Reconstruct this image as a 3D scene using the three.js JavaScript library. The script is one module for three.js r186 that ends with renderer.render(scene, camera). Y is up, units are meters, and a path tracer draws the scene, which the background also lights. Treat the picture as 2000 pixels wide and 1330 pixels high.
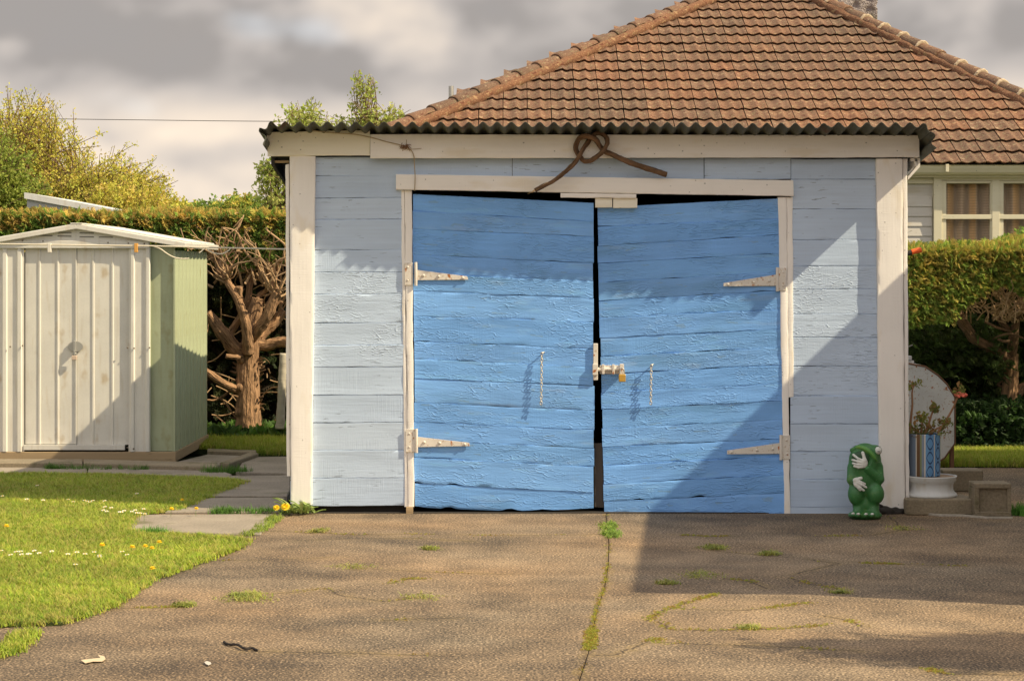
import * as THREE from 'three';
import { mergeGeometries, mergeVertices, toCreasedNormals } from 'three/addons/utils/BufferGeometryUtils.js';
import { ImprovedNoise } from 'three/addons/math/ImprovedNoise.js';
import { MarchingCubes } from 'three/addons/objects/MarchingCubes.js';
import { RoundedBoxGeometry } from 'three/addons/geometries/RoundedBoxGeometry.js';

// ---------------------------------------------------------------- camera, sky, sun, exposure
// The facade of the garage stands in the plane z = 0; the camera looks along -z from eye height.
const F = 4200, YH = 530, EYE = 1.63, DC = 14.5;
const scene = new THREE.Scene();
const camera = new THREE.PerspectiveCamera(2 * Math.atan(665 / F) * 180 / Math.PI, 2000 / 1330, 0.5, 900);
camera.position.set(0, EYE, DC);
camera.rotation.set(0, 0, 0);
camera.setViewOffset(2000, 1330, 0, 665 - YH, 2000, 1330);
camera.updateProjectionMatrix();

const renderer = new THREE.WebGLRenderer({ antialias: true });
renderer.toneMapping = THREE.LinearToneMapping;
renderer.toneMappingExposure = 1.36;
renderer.shadowMap.enabled = true;

const V = (x, y, z) => new THREE.Vector3(x, y, z);
const lerp = (a, b, t) => a + (b - a) * t;
const clamp = (x, a = 0, b = 1) => Math.min(b, Math.max(a, x));
const sstep = (a, b, x) => { const t = clamp((x - a) / (b - a)); return t * t * (3 - 2 * t); };
function rng(seed) {
  let s = seed >>> 0;
  return () => { s = (s + 0x6d2b79f5) | 0; let t = Math.imul(s ^ (s >>> 15), 1 | s); t = (t + Math.imul(t ^ (t >>> 7), 61 | t)) ^ t; return ((t ^ (t >>> 14)) >>> 0) / 4294967296; };
}
const IN = new ImprovedNoise();
const n3 = (x, y, z) => IN.noise(x, y, z);
const fbm3 = (x, y, z, o = 4) => { let a = 0.5, s = 0; for (let i = 0; i < o; i++) { s += a * n3(x + i * 17.3, y - i * 9.1, z + i * 4.7); x *= 2.03; y *= 2.03; z *= 2.03; a *= 0.5; } return s; };

const SUN = V(1.03, 1.0, 0.36).normalize();
{
  const W = 2048, H = 1024, data = new Float32Array(W * H * 4);
  for (let j = 0; j < H; j++) {
    const el = ((j + 0.5) / H - 0.5) * Math.PI, y = Math.sin(el), c = Math.cos(el), deg = el * 180 / Math.PI;
    for (let i = 0; i < W; i++) {
      const az = ((i + 0.5) / W - 0.5) * 2 * Math.PI, x = Math.cos(az) * c, z = Math.sin(az) * c, o = (j * W + i) * 4;
      let r, g, b;
      if (deg < -1.5) { r = 0.2; g = 0.17; b = 0.13; }
      else {
        const e = deg < 14 ? deg : 14 + (deg - 14) * 0.45, E = e * 0.2, px = x * 8, pz = z * 8;
        const wx = fbm3(px * 0.6 + 5, E * 0.6, pz * 0.6, 3) * 0.9;
        const big = fbm3(px * 0.55 + wx + 3.1, E * 0.85 - wx, pz * 0.55, 5);
        const fine = fbm3(px * 2.0 + wx * 1.4 + 9, E * 2.8 + wx, pz * 2.0 + 7, 6);
        const deck = sstep(3.4, 6.2, deg + big * 4 + fine * 1.4);
        let v = lerp(0.7, 0.28, deck);
        v = lerp(v, 0.72, sstep(7.5, 24, deg));
        v += big * 0.36 + fine * 0.52 + 0.12 * fbm3(px * 6 + wx * 3, E * 8, pz * 6, 3);
        v = clamp(v, 0.16, 0.95);
        const warm = sstep(0.3, 0.8, v);
        r = v * lerp(1.02, 1.07, warm); g = v * lerp(0.94, 0.9, warm); b = v * lerp(0.89, 0.72, warm);
        const cool = sstep(8, 26, deg); r *= lerp(1, 0.9, cool); g *= lerp(1, 1.02, cool); b *= lerp(1, 1.24, cool);
        const hole = sstep(0.2, 0.42, fbm3(px * 0.8 + 11.4, E * 1.2 + 2.2, pz * 0.8 + 9.4, 3) + fine * 0.2) * 0.7;
        r = lerp(r, 0.6, hole); g = lerp(g, 0.65, hole); b = lerp(b, 0.7, hole);
      }
      data[o] = r; data[o + 1] = g; data[o + 2] = b; data[o + 3] = 1;
    }
  }
  const sky = new THREE.DataTexture(data, W, H, THREE.RGBAFormat, THREE.FloatType);
  sky.mapping = THREE.EquirectangularReflectionMapping;
  sky.magFilter = sky.minFilter = THREE.LinearFilter;
  sky.wrapS = THREE.RepeatWrapping;
  sky.needsUpdate = true;
  scene.background = sky;
  scene.environment = sky;
  scene.backgroundIntensity = 1; scene.environmentIntensity = 1;
}
const sun = new THREE.DirectionalLight(new THREE.Color().setRGB(1, 0.85, 0.585), 4.4);
sun.position.copy(SUN).multiplyScalar(40);
sun.castShadow = true;
Object.assign(sun.shadow.camera, { left: -16, right: 16, top: 16, bottom: -16, near: 1, far: 120 });
sun.shadow.mapSize.set(4096, 4096);
scene.add(sun, sun.target);

// ---------------------------------------------------------------- helpers
const at = (px, py, D) => V((px - 1000) * D / F, EYE - (py - YH) * D / F, DC - D);
const ground = (px, py, y = 0) => { const D = F * (EYE - y) / (py - YH); return V((px - 1000) * D / F, y, DC - D); };
const base = new Map(), taken = new Map();
base.set(scene, V(0, 0, 0));
function numbered(name) { const n = taken.get(name) ?? 0; taken.set(name, n + 1); return n ? name + '_' + String(n).padStart(3, '0') : name; }
function tag(o, label, category, group) { o.userData.label = label; o.userData.category = category; if (group) o.userData.group = group; return o; }
function thing(name, label, category, p, group) {
  const g = new THREE.Group(); g.name = numbered(name); g.position.copy(p); base.set(g, p.clone()); scene.add(g);
  return tag(g, label, category, group);
}
function sub(name, parent) { const g = new THREE.Group(); g.name = name; base.set(g, base.get(parent)); parent.add(g); return g; }
function mesh(geo, m) { const o = new THREE.Mesh(geo, m); o.castShadow = o.receiveShadow = true; return o; }
function part(name, geo, m, parent) {              // geo in world metres
  const b = base.get(parent);
  geo.translate(-b.x, -b.y, -b.z);
  const o = mesh(geo, m); o.name = parent === scene ? numbered(name) : name; base.set(o, b); parent.add(o);
  return o;
}
function solo(name, label, category, geo, m, p, group) {
  geo.translate(-p.x, -p.y, -p.z);
  const o = mesh(geo, m); o.name = numbered(name); o.position.copy(p); scene.add(o);
  return tag(o, label, category, group);
}
function struct(name, geo, m) { const o = mesh(geo, m); o.name = numbered(name); o.userData.kind = 'structure'; scene.add(o); return o; }
function copy(src, p, label, group) {
  const o = src.clone(); o.name = numbered(src.name.replace(/_\d{3}$/, '')); o.position.copy(p); scene.add(o);
  o.userData = { ...src.userData };
  if (label) o.userData.label = label;
  if (group) o.userData.group = group;
  return o;
}
function fin(g) {                                   // non-indexed, position + normal + uv only
  let o = g.index ? g.toNonIndexed() : g;
  for (const k of Object.keys(o.attributes)) if (!['position', 'normal', 'uv'].includes(k)) o.deleteAttribute(k);
  if (!o.attributes.normal) o.computeVertexNormals();
  return o;
}
function boxUV(g, turn = false, ox = 0, oy = 0) {    // uv in metres from each face's main direction
  const o = fin(g), p = o.attributes.position, uv = new Float32Array(p.count * 2), a = V(), b = V(), c = V(), n = V();
  for (let i = 0; i < p.count; i += 3) {
    a.fromBufferAttribute(p, i); b.fromBufferAttribute(p, i + 1); c.fromBufferAttribute(p, i + 2);
    n.crossVectors(b.clone().sub(a), c.clone().sub(a));
    const ax = Math.abs(n.x), ay = Math.abs(n.y), az = Math.abs(n.z);
    [a, b, c].forEach((q, k) => {
      let [u, v] = az >= ax && az >= ay ? [q.x, q.y] : ax >= ay ? [q.z, q.y] : [q.x, q.z];
      if (turn) [u, v] = [v, u];
      uv[(i + k) * 2] = u + ox; uv[(i + k) * 2 + 1] = v + oy;
    });
  }
  o.setAttribute('uv', new THREE.BufferAttribute(uv, 2));
  return o;
}
const merge = (list) => mergeGeometries(list.map(fin), false);
function box(x0, x1, y0, y1, z0, z1, r = 0.004, turn = false, ox = 0, oy = 0) {
  const w = x1 - x0, h = y1 - y0, d = z1 - z0, m = Math.min(w, h, d) * 0.45;
  const g = new RoundedBoxGeometry(w, h, d, 1, Math.min(r, m));
  g.translate((x0 + x1) / 2, (y0 + y1) / 2, (z0 + z1) / 2);
  return boxUV(g, turn, ox, oy);
}
// box set up from a, with matrix
function orient(g, from, to) {                      // turns +y of g to the direction from -> to and puts its origin at from
  const q = new THREE.Quaternion().setFromUnitVectors(V(0, 1, 0), to.clone().sub(from).normalize());
  g.applyQuaternion(q); g.translate(from.x, from.y, from.z); return g;
}
function tube(pts, rad, sides = 6, seg = 0, cap = true, curved = true) {
  const n = seg || Math.max(2, (pts.length - 1) * (curved ? 4 : 1));
  let P = pts;
  if (curved && pts.length > 2) P = new THREE.CatmullRomCurve3(pts, false, 'centripetal').getPoints(n);
  else if (curved) P = Array.from({ length: n + 1 }, (_, i) => pts[0].clone().lerp(pts[pts.length - 1], i / n));
  const pos = [], uv = [], idx = [], T = [], m = P.length;
  for (let i = 0; i < m; i++) T.push(P[Math.min(m - 1, i + 1)].clone().sub(P[Math.max(0, i - 1)]).normalize());
  let N = Math.abs(T[0].y) < 0.9 ? V(0, 1, 0) : V(1, 0, 0);
  N.sub(T[0].clone().multiplyScalar(N.dot(T[0]))).normalize();
  let len = 0;
  const R = typeof rad === 'function' ? rad : () => rad;
  for (let i = 0; i < m; i++) {
    if (i) { len += P[i].distanceTo(P[i - 1]); N.sub(T[i].clone().multiplyScalar(N.dot(T[i]))).normalize(); }
    const B = T[i].clone().cross(N), t = i / (m - 1);
    for (let k = 0; k <= sides; k++) {
      const a = k / sides * Math.PI * 2, r = R(t, a, len);
      const q = P[i].clone().addScaledVector(N, Math.cos(a) * r).addScaledVector(B, Math.sin(a) * r);
      pos.push(q.x, q.y, q.z); uv.push(k / sides * Math.PI * 2 * R(0.3, 0, 0), len);
    }
  }
  const w = sides + 1;
  for (let i = 0; i < m - 1; i++) for (let k = 0; k < sides; k++) { const a = i * w + k; idx.push(a, a + 1, a + w, a + 1, a + w + 1, a + w); }
  if (cap) for (const [i, s] of [[0, 0], [m - 1, 1]]) {
    const c = pos.length / 3; pos.push(P[i].x, P[i].y, P[i].z); uv.push(0, 0);
    for (let k = 0; k < sides; k++) s ? idx.push(c, i * w + k, i * w + k + 1) : idx.push(c, i * w + k + 1, i * w + k);
  }
  const g = new THREE.BufferGeometry();
  g.setAttribute('position', new THREE.Float32BufferAttribute(pos, 3)); g.setAttribute('uv', new THREE.Float32BufferAttribute(uv, 2)); g.setIndex(idx);
  g.computeVertexNormals();
  return fin(g);
}
function prism(pts, h, bevel = 0) {                  // polygon of [x, z] on the ground, top at y = 0, h deep
  const s = new THREE.Shape(pts.map(([x, z]) => new THREE.Vector2(x, -z)));
  const g = new THREE.ExtrudeGeometry(s, { depth: h - bevel * 2, bevelEnabled: bevel > 0, bevelSize: bevel, bevelOffset: -bevel, bevelThickness: bevel, bevelSegments: 1, steps: 1 });
  g.rotateX(-Math.PI / 2); g.translate(0, -h + bevel, 0);
  return boxUV(g);
}
const inside = (p, poly) => { let c = false; for (let i = 0, j = poly.length - 1; i < poly.length; j = i++) { const [xi, yi] = poly[i], [xj, yj] = poly[j]; if ((yi > p[1]) !== (yj > p[1]) && p[0] < (xj - xi) * (p[1] - yi) / (yj - yi) + xi) c = !c; } return c; };

function sdf(fn, lo, hi, cell) {                     // closed surface of fn = 0, meshed on a grid
  const c = lo.clone().add(hi).multiplyScalar(0.5), half = Math.max(hi.x - lo.x, hi.y - lo.y, hi.z - lo.z) / 2 + cell * 3, n = Math.ceil(2 * half / cell);
  const mc = new MarchingCubes(n, new THREE.MeshBasicMaterial(), false, false, 80000), p = V();
  for (let z = 0; z < n; z++) for (let y = 0; y < n; y++) for (let x = 0; x < n; x++) {
    p.set(c.x + half * (x / n * 2 - 1), c.y + half * (y / n * 2 - 1), c.z + half * (z / n * 2 - 1));
    mc.field[x + y * n + z * n * n] = -fn(p);
  }
  mc.isolation = 0; mc.update();
  let g = new THREE.BufferGeometry();
  g.setAttribute('position', new THREE.BufferAttribute(mc.positionArray.slice(0, mc.count * 3), 3));
  g.scale(half, half, half); g.translate(c.x, c.y, c.z);
  g = mergeVertices(g, 1e-5); g.computeVertexNormals();
  const q = g.attributes.position, uv = new Float32Array(q.count * 2);
  for (let i = 0; i < q.count; i++) { uv[2 * i] = q.getX(i) + q.getZ(i) * 0.7; uv[2 * i + 1] = q.getY(i); }
  g.setAttribute('uv', new THREE.BufferAttribute(uv, 2));
  return g;
}
const smin = (a, b, k) => { const h = Math.max(k - Math.abs(a - b), 0) / k; return Math.min(a, b) - h * h * k * 0.25; };
const ell = (p, c, r) => { const x = (p.x - c[0]) / r[0], y = (p.y - c[1]) / r[1], z = (p.z - c[2]) / r[2], k0 = Math.hypot(x, y, z), k1 = Math.hypot(x / r[0], y / r[1], z / r[2]); return k1 ? k0 * (k0 - 1) / k1 : -Math.min(...r); };
const cap = (p, a, b, ra, rb) => { const bx = b[0] - a[0], by = b[1] - a[1], bz = b[2] - a[2], t = clamp(((p.x - a[0]) * bx + (p.y - a[1]) * by + (p.z - a[2]) * bz) / (bx * bx + by * by + bz * bz)); return Math.hypot(p.x - a[0] - bx * t, p.y - a[1] - by * t, p.z - a[2] - bz * t) - lerp(ra, rb, t); };

function scatter(name, geo, m, list, parent, stuff = true) {   // list of {p, q, s, c}
  const b = base.get(parent) ?? V(0, 0, 0), im = new THREE.InstancedMesh(geo, m, list.length), M = new THREE.Matrix4(), s = V();
  list.forEach((e, i) => {
    typeof e.s === 'number' ? s.set(e.s, e.s, e.s) : s.copy(e.s);
    im.setMatrixAt(i, M.compose(e.p.clone().sub(b), e.q, s));
    if (e.c) im.setColorAt(i, e.c);
  });
  im.name = parent === scene ? numbered(name) : name; im.castShadow = im.receiveShadow = true;
  if (stuff) im.userData.kind = 'stuff';
  parent.add(im);
  return im;
}
const rgb = (r, g, b) => new THREE.Color().setRGB(r, g, b);
const qDir = (d, spin = 0) => new THREE.Quaternion().setFromUnitVectors(V(0, 1, 0), d.clone().normalize()).multiply(new THREE.Quaternion().setFromAxisAngle(V(0, 1, 0), spin));

// ---------------------------------------------------------------- textures (metres)
function pn(seed) {                                  // periodic gradient noise
  const R = rng(seed), ga = Array.from({ length: 4096 }, () => R() * Math.PI * 2);
  return (x, y, px, py) => {
    const x0 = Math.floor(x), y0 = Math.floor(y), fx = x - x0, fy = y - y0;
    const g = (i, j) => { const a = ga[((((i % px) + px) % px) * 73 + (((j % py) + py) % py) * 397) & 4095]; return Math.cos(a) * (x - i) + Math.sin(a) * (y - j); };
    const u = fx * fx * fx * (fx * (fx * 6 - 15) + 10), v = fy * fy * fy * (fy * (fy * 6 - 15) + 10);
    return lerp(lerp(g(x0, y0), g(x0 + 1, y0), u), lerp(g(x0, y0 + 1), g(x0 + 1, y0 + 1), u), v) * 1.4;
  };
}
const NA = pn(11), NB = pn(23), NC = pn(37);
const pf = (N, u, v, fx, fy, o = 4) => { let a = 0.5, s = 0; for (let i = 0; i < o; i++) { s += a * N(u * fx, v * fy, fx, fy); fx *= 2; fy *= 2; a *= 0.5; } return s; };
const enc = (x) => { x = clamp(x); return Math.round(255 * (x <= 0.0031308 ? x * 12.92 : 1.055 * Math.pow(x, 1 / 2.4) - 0.055)); };
function tex(w, h, size, fn, color) {
  const d = new Uint8Array(w * h * 4);
  for (let j = 0; j < h; j++) for (let i = 0; i < w; i++) {
    const r = fn((i + 0.5) / w, (j + 0.5) / h), o = (j * w + i) * 4;
    if (color) { d[o] = enc(r[0]); d[o + 1] = enc(r[1]); d[o + 2] = enc(r[2]); } else d[o] = d[o + 1] = d[o + 2] = Math.round(255 * clamp(r));
    d[o + 3] = 255;
  }
  const t = new THREE.DataTexture(d, w, h);
  t.wrapS = t.wrapT = THREE.RepeatWrapping; t.magFilter = t.minFilter = THREE.LinearFilter;
  if (color) t.colorSpace = THREE.SRGBColorSpace;
  const [sx, sy] = Array.isArray(size) ? size : [size, size];
  t.repeat.set(1 / sx, 1 / sy); t.needsUpdate = true;
  return t;
}
const resized = (t, sx, sy = sx) => { const c = t.clone(); c.repeat.set(1 / sx, 1 / sy); c.needsUpdate = true; return c; };
function mat(name, o) {
  const { c, ...rest } = o;
  const m = new THREE.MeshStandardMaterial({ roughness: 0.8, metalness: 0, ...rest });
  if (c) m.color.setRGB(...c);
  m.name = name; m.side = THREE.DoubleSide;
  return m;
}
// painted rough-sawn timber: grain along u, lifted and cracked paint
const ridge = (N, u, v, fx, fy) => 1 - Math.abs(N(u * fx, v * fy, fx, fy)) * 2.2;
const bumpRough = tex(1024, 1024, 1.1, (u, v) => {
  const wv = v + 0.012 * pf(NB, u, v, 3, 3, 2);
  let h = 0.42 + 0.2 * pf(NA, u, wv, 5, 46, 3);
  const zone = 0.12 + 0.88 * sstep(-0.14, 0.2, pf(NC, u, v, 3, 7, 3));
  const fl = clamp(ridge(NB, u + 0.02 * pf(NA, u, v, 9, 9, 2), wv, 10, 52) - 0.72) * 2.6;
  const fl2 = clamp(ridge(NC, u + 0.03 * pf(NB, u, v, 11, 11, 2), wv + 0.01 * pf(NA, u, v, 13, 13, 2), 22, 40) - 0.78) * 2.2;
  h += zone * (fl * 0.8 + fl2 * 0.6) + 0.05 * pf(NA, u, v, 90, 160, 2) + 0.06 * NB(u * 170, v * 5, 170, 5) * sstep(0.1, -0.2, pf(NA, u, v, 3, 4, 2));
  return h;
});
const bumpFine = tex(1024, 1024, 1.1, (u, v) => 0.5 + 0.22 * pf(NA, u, v, 4, 70, 3) + 0.1 * pf(NB, u, v, 140, 30, 2) + 0.15 * NC(u * 150, v * 4, 150, 4) * sstep(-0.15, 0.2, pf(NA, u, v, 3, 4, 2)) + 0.5 * clamp(ridge(NC, u, v, 6, 26) - 0.86) * sstep(0.05, 0.25, pf(NB, u, v, 3, 6, 2)));
const woodTint = tex(1024, 512, [2.3, 1.15], (u, v) => {
  const streak = pf(NA, u, v, 4, 60, 3), blot = pf(NB, u, v, 4, 4, 4), chip = sstep(0.31, 0.37, pf(NC, u, v, 20, 90, 3)) * sstep(-0.1, 0.2, blot);
  const k = 0.92 + 0.1 * streak + 0.13 * blot, d = 1 - 0.5 * chip;
  return [k * d, k * d * 0.995, k * d * 0.985];
}, true);
const doorTint = tex(1024, 1024, [2.3, 1.9], (u, v) => {
  const streak = pf(NA, u, v, 5, 70, 3), blot = pf(NB, u, v, 4, 5, 5), wear = sstep(0.16, 0.34, pf(NC, u + 0.02 * pf(NA, u, v, 8, 8, 2), v, 7, 30, 4)), bare = sstep(0.37, 0.4, pf(NA, u + 0.3, v + 0.6, 14, 60, 4)), dirt = sstep(0.12, 0.4, pf(NB, u + 0.5, v, 3, 9, 4));
  const k = 0.9 + 0.12 * streak + 0.24 * blot;
  let r = k * (1 - 0.14 * dirt), g = k * (1 - 0.12 * dirt), b = k * (1 - 0.16 * dirt);
  r = lerp(r, r * 1.55 + 0.06, wear * 0.45); g = lerp(g, g * 1.2, wear * 0.45); b = lerp(b, b * 1.02, wear * 0.45);
  return [lerp(r, 1.1, bare * 0.25), lerp(g, 0.6, bare * 0.3), lerp(b, 0.3, bare * 0.35)];
}, true);
const whiteTint = tex(1024, 512, [2.3, 1.15], (u, v) => {
  const streak = pf(NB, u, v, 4, 40, 3), blot = pf(NA, u, v, 5, 5, 4), dirt = sstep(0.1, 0.5, pf(NC, u, v, 6, 9, 4)), nail = sstep(0.74, 0.78, NB(u * 110, v * 60, 110, 60)) * 0.5;
  const k = 0.98 + 0.05 * streak + 0.09 * blot;
  return [k * (1 - 0.08 * dirt) * (1 - nail), k * (1 - 0.12 * dirt) * (1 - nail), k * (1 - 0.2 * dirt) * (1 - nail)];
}, true);
const stone = (fx) => (u, v) => 0.5 + 0.35 * pf(NA, u, v, fx, fx, 5);
const bumpStone = tex(512, 512, 0.35, (u, v) => 0.5 + 0.3 * pf(NA, u, v, 30, 30, 3) + 0.3 * pf(NB, u, v, 90, 90, 2));
const concreteTint = tex(512, 512, 1.3, (u, v) => {
  const b = pf(NA, u, v, 4, 4, 5), f = pf(NB, u, v, 80, 80, 2), moss = sstep(0.12, 0.4, pf(NC, u, v, 5, 5, 4));
  const k = 0.85 + 0.3 * b + 0.35 * f;
  return [k * lerp(1, 0.62, moss), k * lerp(0.97, 0.64, moss), k * lerp(0.92, 0.45, moss)];
}, true);
const tileTint = tex(1024, 1024, 1.4, (u, v) => {
  const b = pf(NA, u, v, 6, 6, 4), f = pf(NB, u, v, 60, 60, 3), l = sstep(0.16, 0.34, pf(NC, u, v, 24, 24, 4)), r = sstep(0.2, 0.34, pf(NA, u + 0.37, v + 0.2, 26, 20, 3)), sp = sstep(0.42, 0.5, NB(u * 70, v * 70, 70, 70)), pale = sstep(0.3, 0.36, pf(NC, u + 0.5, v + 0.13, 18, 14, 3));
  const k = 0.82 + 0.35 * b + 0.5 * f;
  let R = 0.215 * k, G = 0.115 * k, B = 0.068 * k;
  R = lerp(R, 0.21, l * 0.75); G = lerp(G, 0.165, l * 0.75); B = lerp(B, 0.088, l * 0.75);
  R = lerp(R, 0.10, r * 0.8); G = lerp(G, 0.03, r * 0.8); B = lerp(B, 0.016, r * 0.8);
  R = lerp(R, 0.55, Math.max(sp * 0.3, pale * 0.35)); G = lerp(G, 0.43, Math.max(sp * 0.3, pale * 0.35)); B = lerp(B, 0.26, Math.max(sp * 0.3, pale * 0.35));
  return [R, G, B];
}, true);
const barkTint = tex(512, 512, [0.4, 0.8], (u, v) => {
  const g = pf(NA, u + 0.05 * pf(NB, u, v, 4, 4, 2), v, 14, 5, 4), f = pf(NB, u, v, 40, 24, 2);
  const k = clamp(0.75 + 0.9 * g + 0.35 * f, 0.15, 1.3);
  return [0.33 * k, 0.215 * k, 0.13 * k];
}, true);
const bumpBark = tex(512, 512, [0.4, 0.8], (u, v) => clamp(0.5 + 0.9 * pf(NA, u + 0.05 * pf(NB, u, v, 4, 4, 2), v, 14, 5, 4) + 0.2 * pf(NB, u, v, 40, 24, 2)));
const soilTint = tex(512, 512, 2.1, (u, v) => { const k = 0.8 + 0.6 * pf(NA, u, v, 7, 7, 5) + 0.3 * pf(NB, u, v, 70, 70, 2); return [0.085 * k, 0.075 * k, 0.03 * k]; }, true);
const steelTint = tex(512, 512, 0.9, (u, v) => { const k = 0.95 + 0.12 * pf(NA, u, v, 3, 5, 4) + 0.05 * pf(NB, u, v, 50, 50, 2), d = sstep(0.18, 0.45, pf(NC, u, v, 5, 3, 4)) * 0.3 + 0.1 * sstep(0.0, 0.5, pf(NA, u, v, 24, 3, 3)); return [k * (1 - d * 0.7), k * (1 - d), k * (1 - d * 1.4)]; }, true);
const rustTint = tex(512, 512, 0.7, (u, v) => {
  const k = 0.9 + 0.2 * pf(NA, u, v, 4, 4, 4), r = sstep(0.3, 0.4, pf(NB, u, v, 16, 12, 4)), s = sstep(0.24, 0.32, pf(NC, u, v, 40, 34, 3)) * 0.6;
  return [lerp(k, 0.55, r) * (1 - s * 0.4), lerp(k, 0.22, r) * (1 - s * 0.55), lerp(k, 0.08, r) * (1 - s * 0.7)];
}, true);
const ironTint = tex(512, 512, 1.2, (u, v) => { const k = 0.9 + 0.5 * pf(NA, u, v, 5, 5, 5), r = sstep(0.15, 0.4, pf(NB, u, v, 7, 4, 4)); return [k * lerp(0.11, 0.13, r), k * lerp(0.115, 0.08, r), k * lerp(0.09, 0.05, r)]; }, true);

const M = {};
M.blue = [[0.2, 0.455, 0.94], [0.19, 0.445, 0.925], [0.215, 0.475, 0.95], [0.195, 0.45, 0.91]].map((c, i) => { const m = mat('blue paint', { c, map: doorTint, bumpMap: bumpRough, bumpScale: 0.0048, roughness: 0.55 }); return m; });
M.pale = [[0.555, 0.68, 0.87], [0.54, 0.665, 0.86], [0.57, 0.69, 0.87]].map((c) => mat('pale blue paint', { c, map: woodTint, bumpMap: bumpFine, bumpScale: 0.003, roughness: 0.6 }));
M.paleRough = mat('pale blue rough paint', { c: [0.555, 0.68, 0.87], map: woodTint, bumpMap: bumpRough, bumpScale: 0.0045, roughness: 0.6 });
M.white = mat('cream white paint', { c: [0.93, 0.885, 0.835], map: whiteTint, bumpMap: bumpFine, bumpScale: 0.0022, roughness: 0.6 });
M.cream = mat('cream fascia paint', { c: [0.92, 0.87, 0.74], map: whiteTint, bumpMap: bumpFine, bumpScale: 0.0016, roughness: 0.6 });
M.hinge = mat('painted hinge iron', { c: [0.8, 0.74, 0.66], map: rustTint, roughness: 0.45 });
M.dark = mat('dark parts and shade', { c: [0.035, 0.03, 0.025], roughness: 0.95 });  // near-black colour stands for shade indoors and under eaves; also for dark parts
M.timber = mat('weathered timber', { c: [0.42, 0.3, 0.17], map: woodTint, bumpMap: bumpFine, bumpScale: 0.003, roughness: 0.85 });
M.iron = mat('weathered roofing iron', { c: [1, 1, 1], map: ironTint, roughness: 0.75, bumpMap: bumpStone, bumpScale: 0.0008 });
M.rustyIron = mat('rusty iron', { c: [0.2, 0.1, 0.05], map: steelTint, roughness: 0.85 });
M.steel = mat('zinc steel', { c: [0.5, 0.49, 0.46], metalness: 0.7, roughness: 0.45 });
M.bolt = mat('chain steel', { c: [0.62, 0.58, 0.5], metalness: 0.5, roughness: 0.5 });
M.brass = mat('brass', { c: [0.72, 0.44, 0.1], metalness: 0.7, roughness: 0.4 });
M.bark = mat('bark', { c: [1.35, 1.2, 1.05], map: barkTint, bumpMap: bumpBark, bumpScale: 0.02, roughness: 0.95 });
M.barkDark = mat('dark bark', { c: [0.8, 0.72, 0.66], map: barkTint, bumpMap: bumpBark, bumpScale: 0.015, roughness: 0.95 });
M.twig = mat('dead twigs', { c: [0.34, 0.22, 0.12], roughness: 0.9 });
M.twigPale = mat('bleached twigs', { c: [0.43, 0.28, 0.155], roughness: 0.9 });
M.concrete = mat('concrete', { c: [0.33, 0.285, 0.23], map: concreteTint, bumpMap: bumpStone, bumpScale: 0.004, roughness: 0.95 });
M.block = mat('mossy block', { c: [0.3, 0.25, 0.175], map: concreteTint, bumpMap: bumpStone, bumpScale: 0.005, roughness: 0.95 });
M.rope = mat('clothes line cord', { c: [0.72, 0.64, 0.5], roughness: 0.8 });
function leafMat(name, t = 0.45) {
  const m = new THREE.MeshPhysicalMaterial({ color: 0xffffff, roughness: 0.85, transmission: t, thickness: 0, side: THREE.DoubleSide, specularIntensity: 0.4 });
  m.name = name; return m;
}
M.leaf = leafMat('leaf'); M.grass = leafMat('grass', 0.35); M.spray = leafMat('conifer spray', 0.35);

// ---------------------------------------------------------------- ground, driveway, path, lawn
const P2 = (list) => list.map(([x, y]) => { const p = ground(x, y); return [p.x, p.z]; });
const CRACKS = [   // photo positions of the mossy cracks, taken to the ground
  [[515, 1037], [600, 1040], [700, 1045], [800, 1043], [965, 1046], [1190, 1044]], [[575, 1056], [690, 1052], [800, 1051], [940, 1058]], [[430, 1095], [540, 1093], [655, 1089]],
  [[225, 1189], [290, 1187], [350, 1185]], [[460, 1162], [560, 1158], [635, 1149], [665, 1163], [750, 1175], [840, 1165]], [[750, 1212], [830, 1208], [900, 1207]],
  [[1330, 1045], [1380, 1048], [1445, 1047]], [[1395, 1076], [1450, 1081], [1500, 1085], [1580, 1093], [1640, 1101], [1600, 1110], [1550, 1122]], [[1415, 1130], [1465, 1135], [1500, 1150]],
  [[1545, 1130], [1580, 1140], [1640, 1150]], [[1265, 1212], [1290, 1195], [1340, 1178], [1400, 1160]], [[1325, 1188], [1400, 1192], [1460, 1192], [1530, 1184], [1585, 1177]],
  [[1285, 1214], [1310, 1230], [1400, 1231], [1500, 1229], [1560, 1226], [1615, 1220]], [[1610, 1203], [1650, 1210], [1690, 1225]], [[1145, 1280], [1200, 1280], [1265, 1254], [1290, 1248]],
  [[1285, 1255], [1390, 1259], [1500, 1262], [1600, 1268], [1690, 1272]], [[1690, 1100], [1760, 1102], [1900, 1106]], [[470, 1272], [560, 1274], [700, 1276], [900, 1282]], [[1810, 1306], [1850, 1318], [2000, 1318]],
  [[700, 1110], [850, 1118], [1000, 1122]], [[760, 1140], [800, 1130], [830, 1132]], [[1740, 1010], [1765, 1035], [1700, 1046], [1560, 1048]],
].map(P2);
const JOINT = [[1183, 1004], [1189, 1060], [1188, 1100], [1180, 1150], [1165, 1190], [1158, 1230], [1150, 1270], [1137, 1310], [1126, 1345]];
const jointW = P2(JOINT);
const DX = -3.6, DZ = -0.6, DS = 8;
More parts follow.
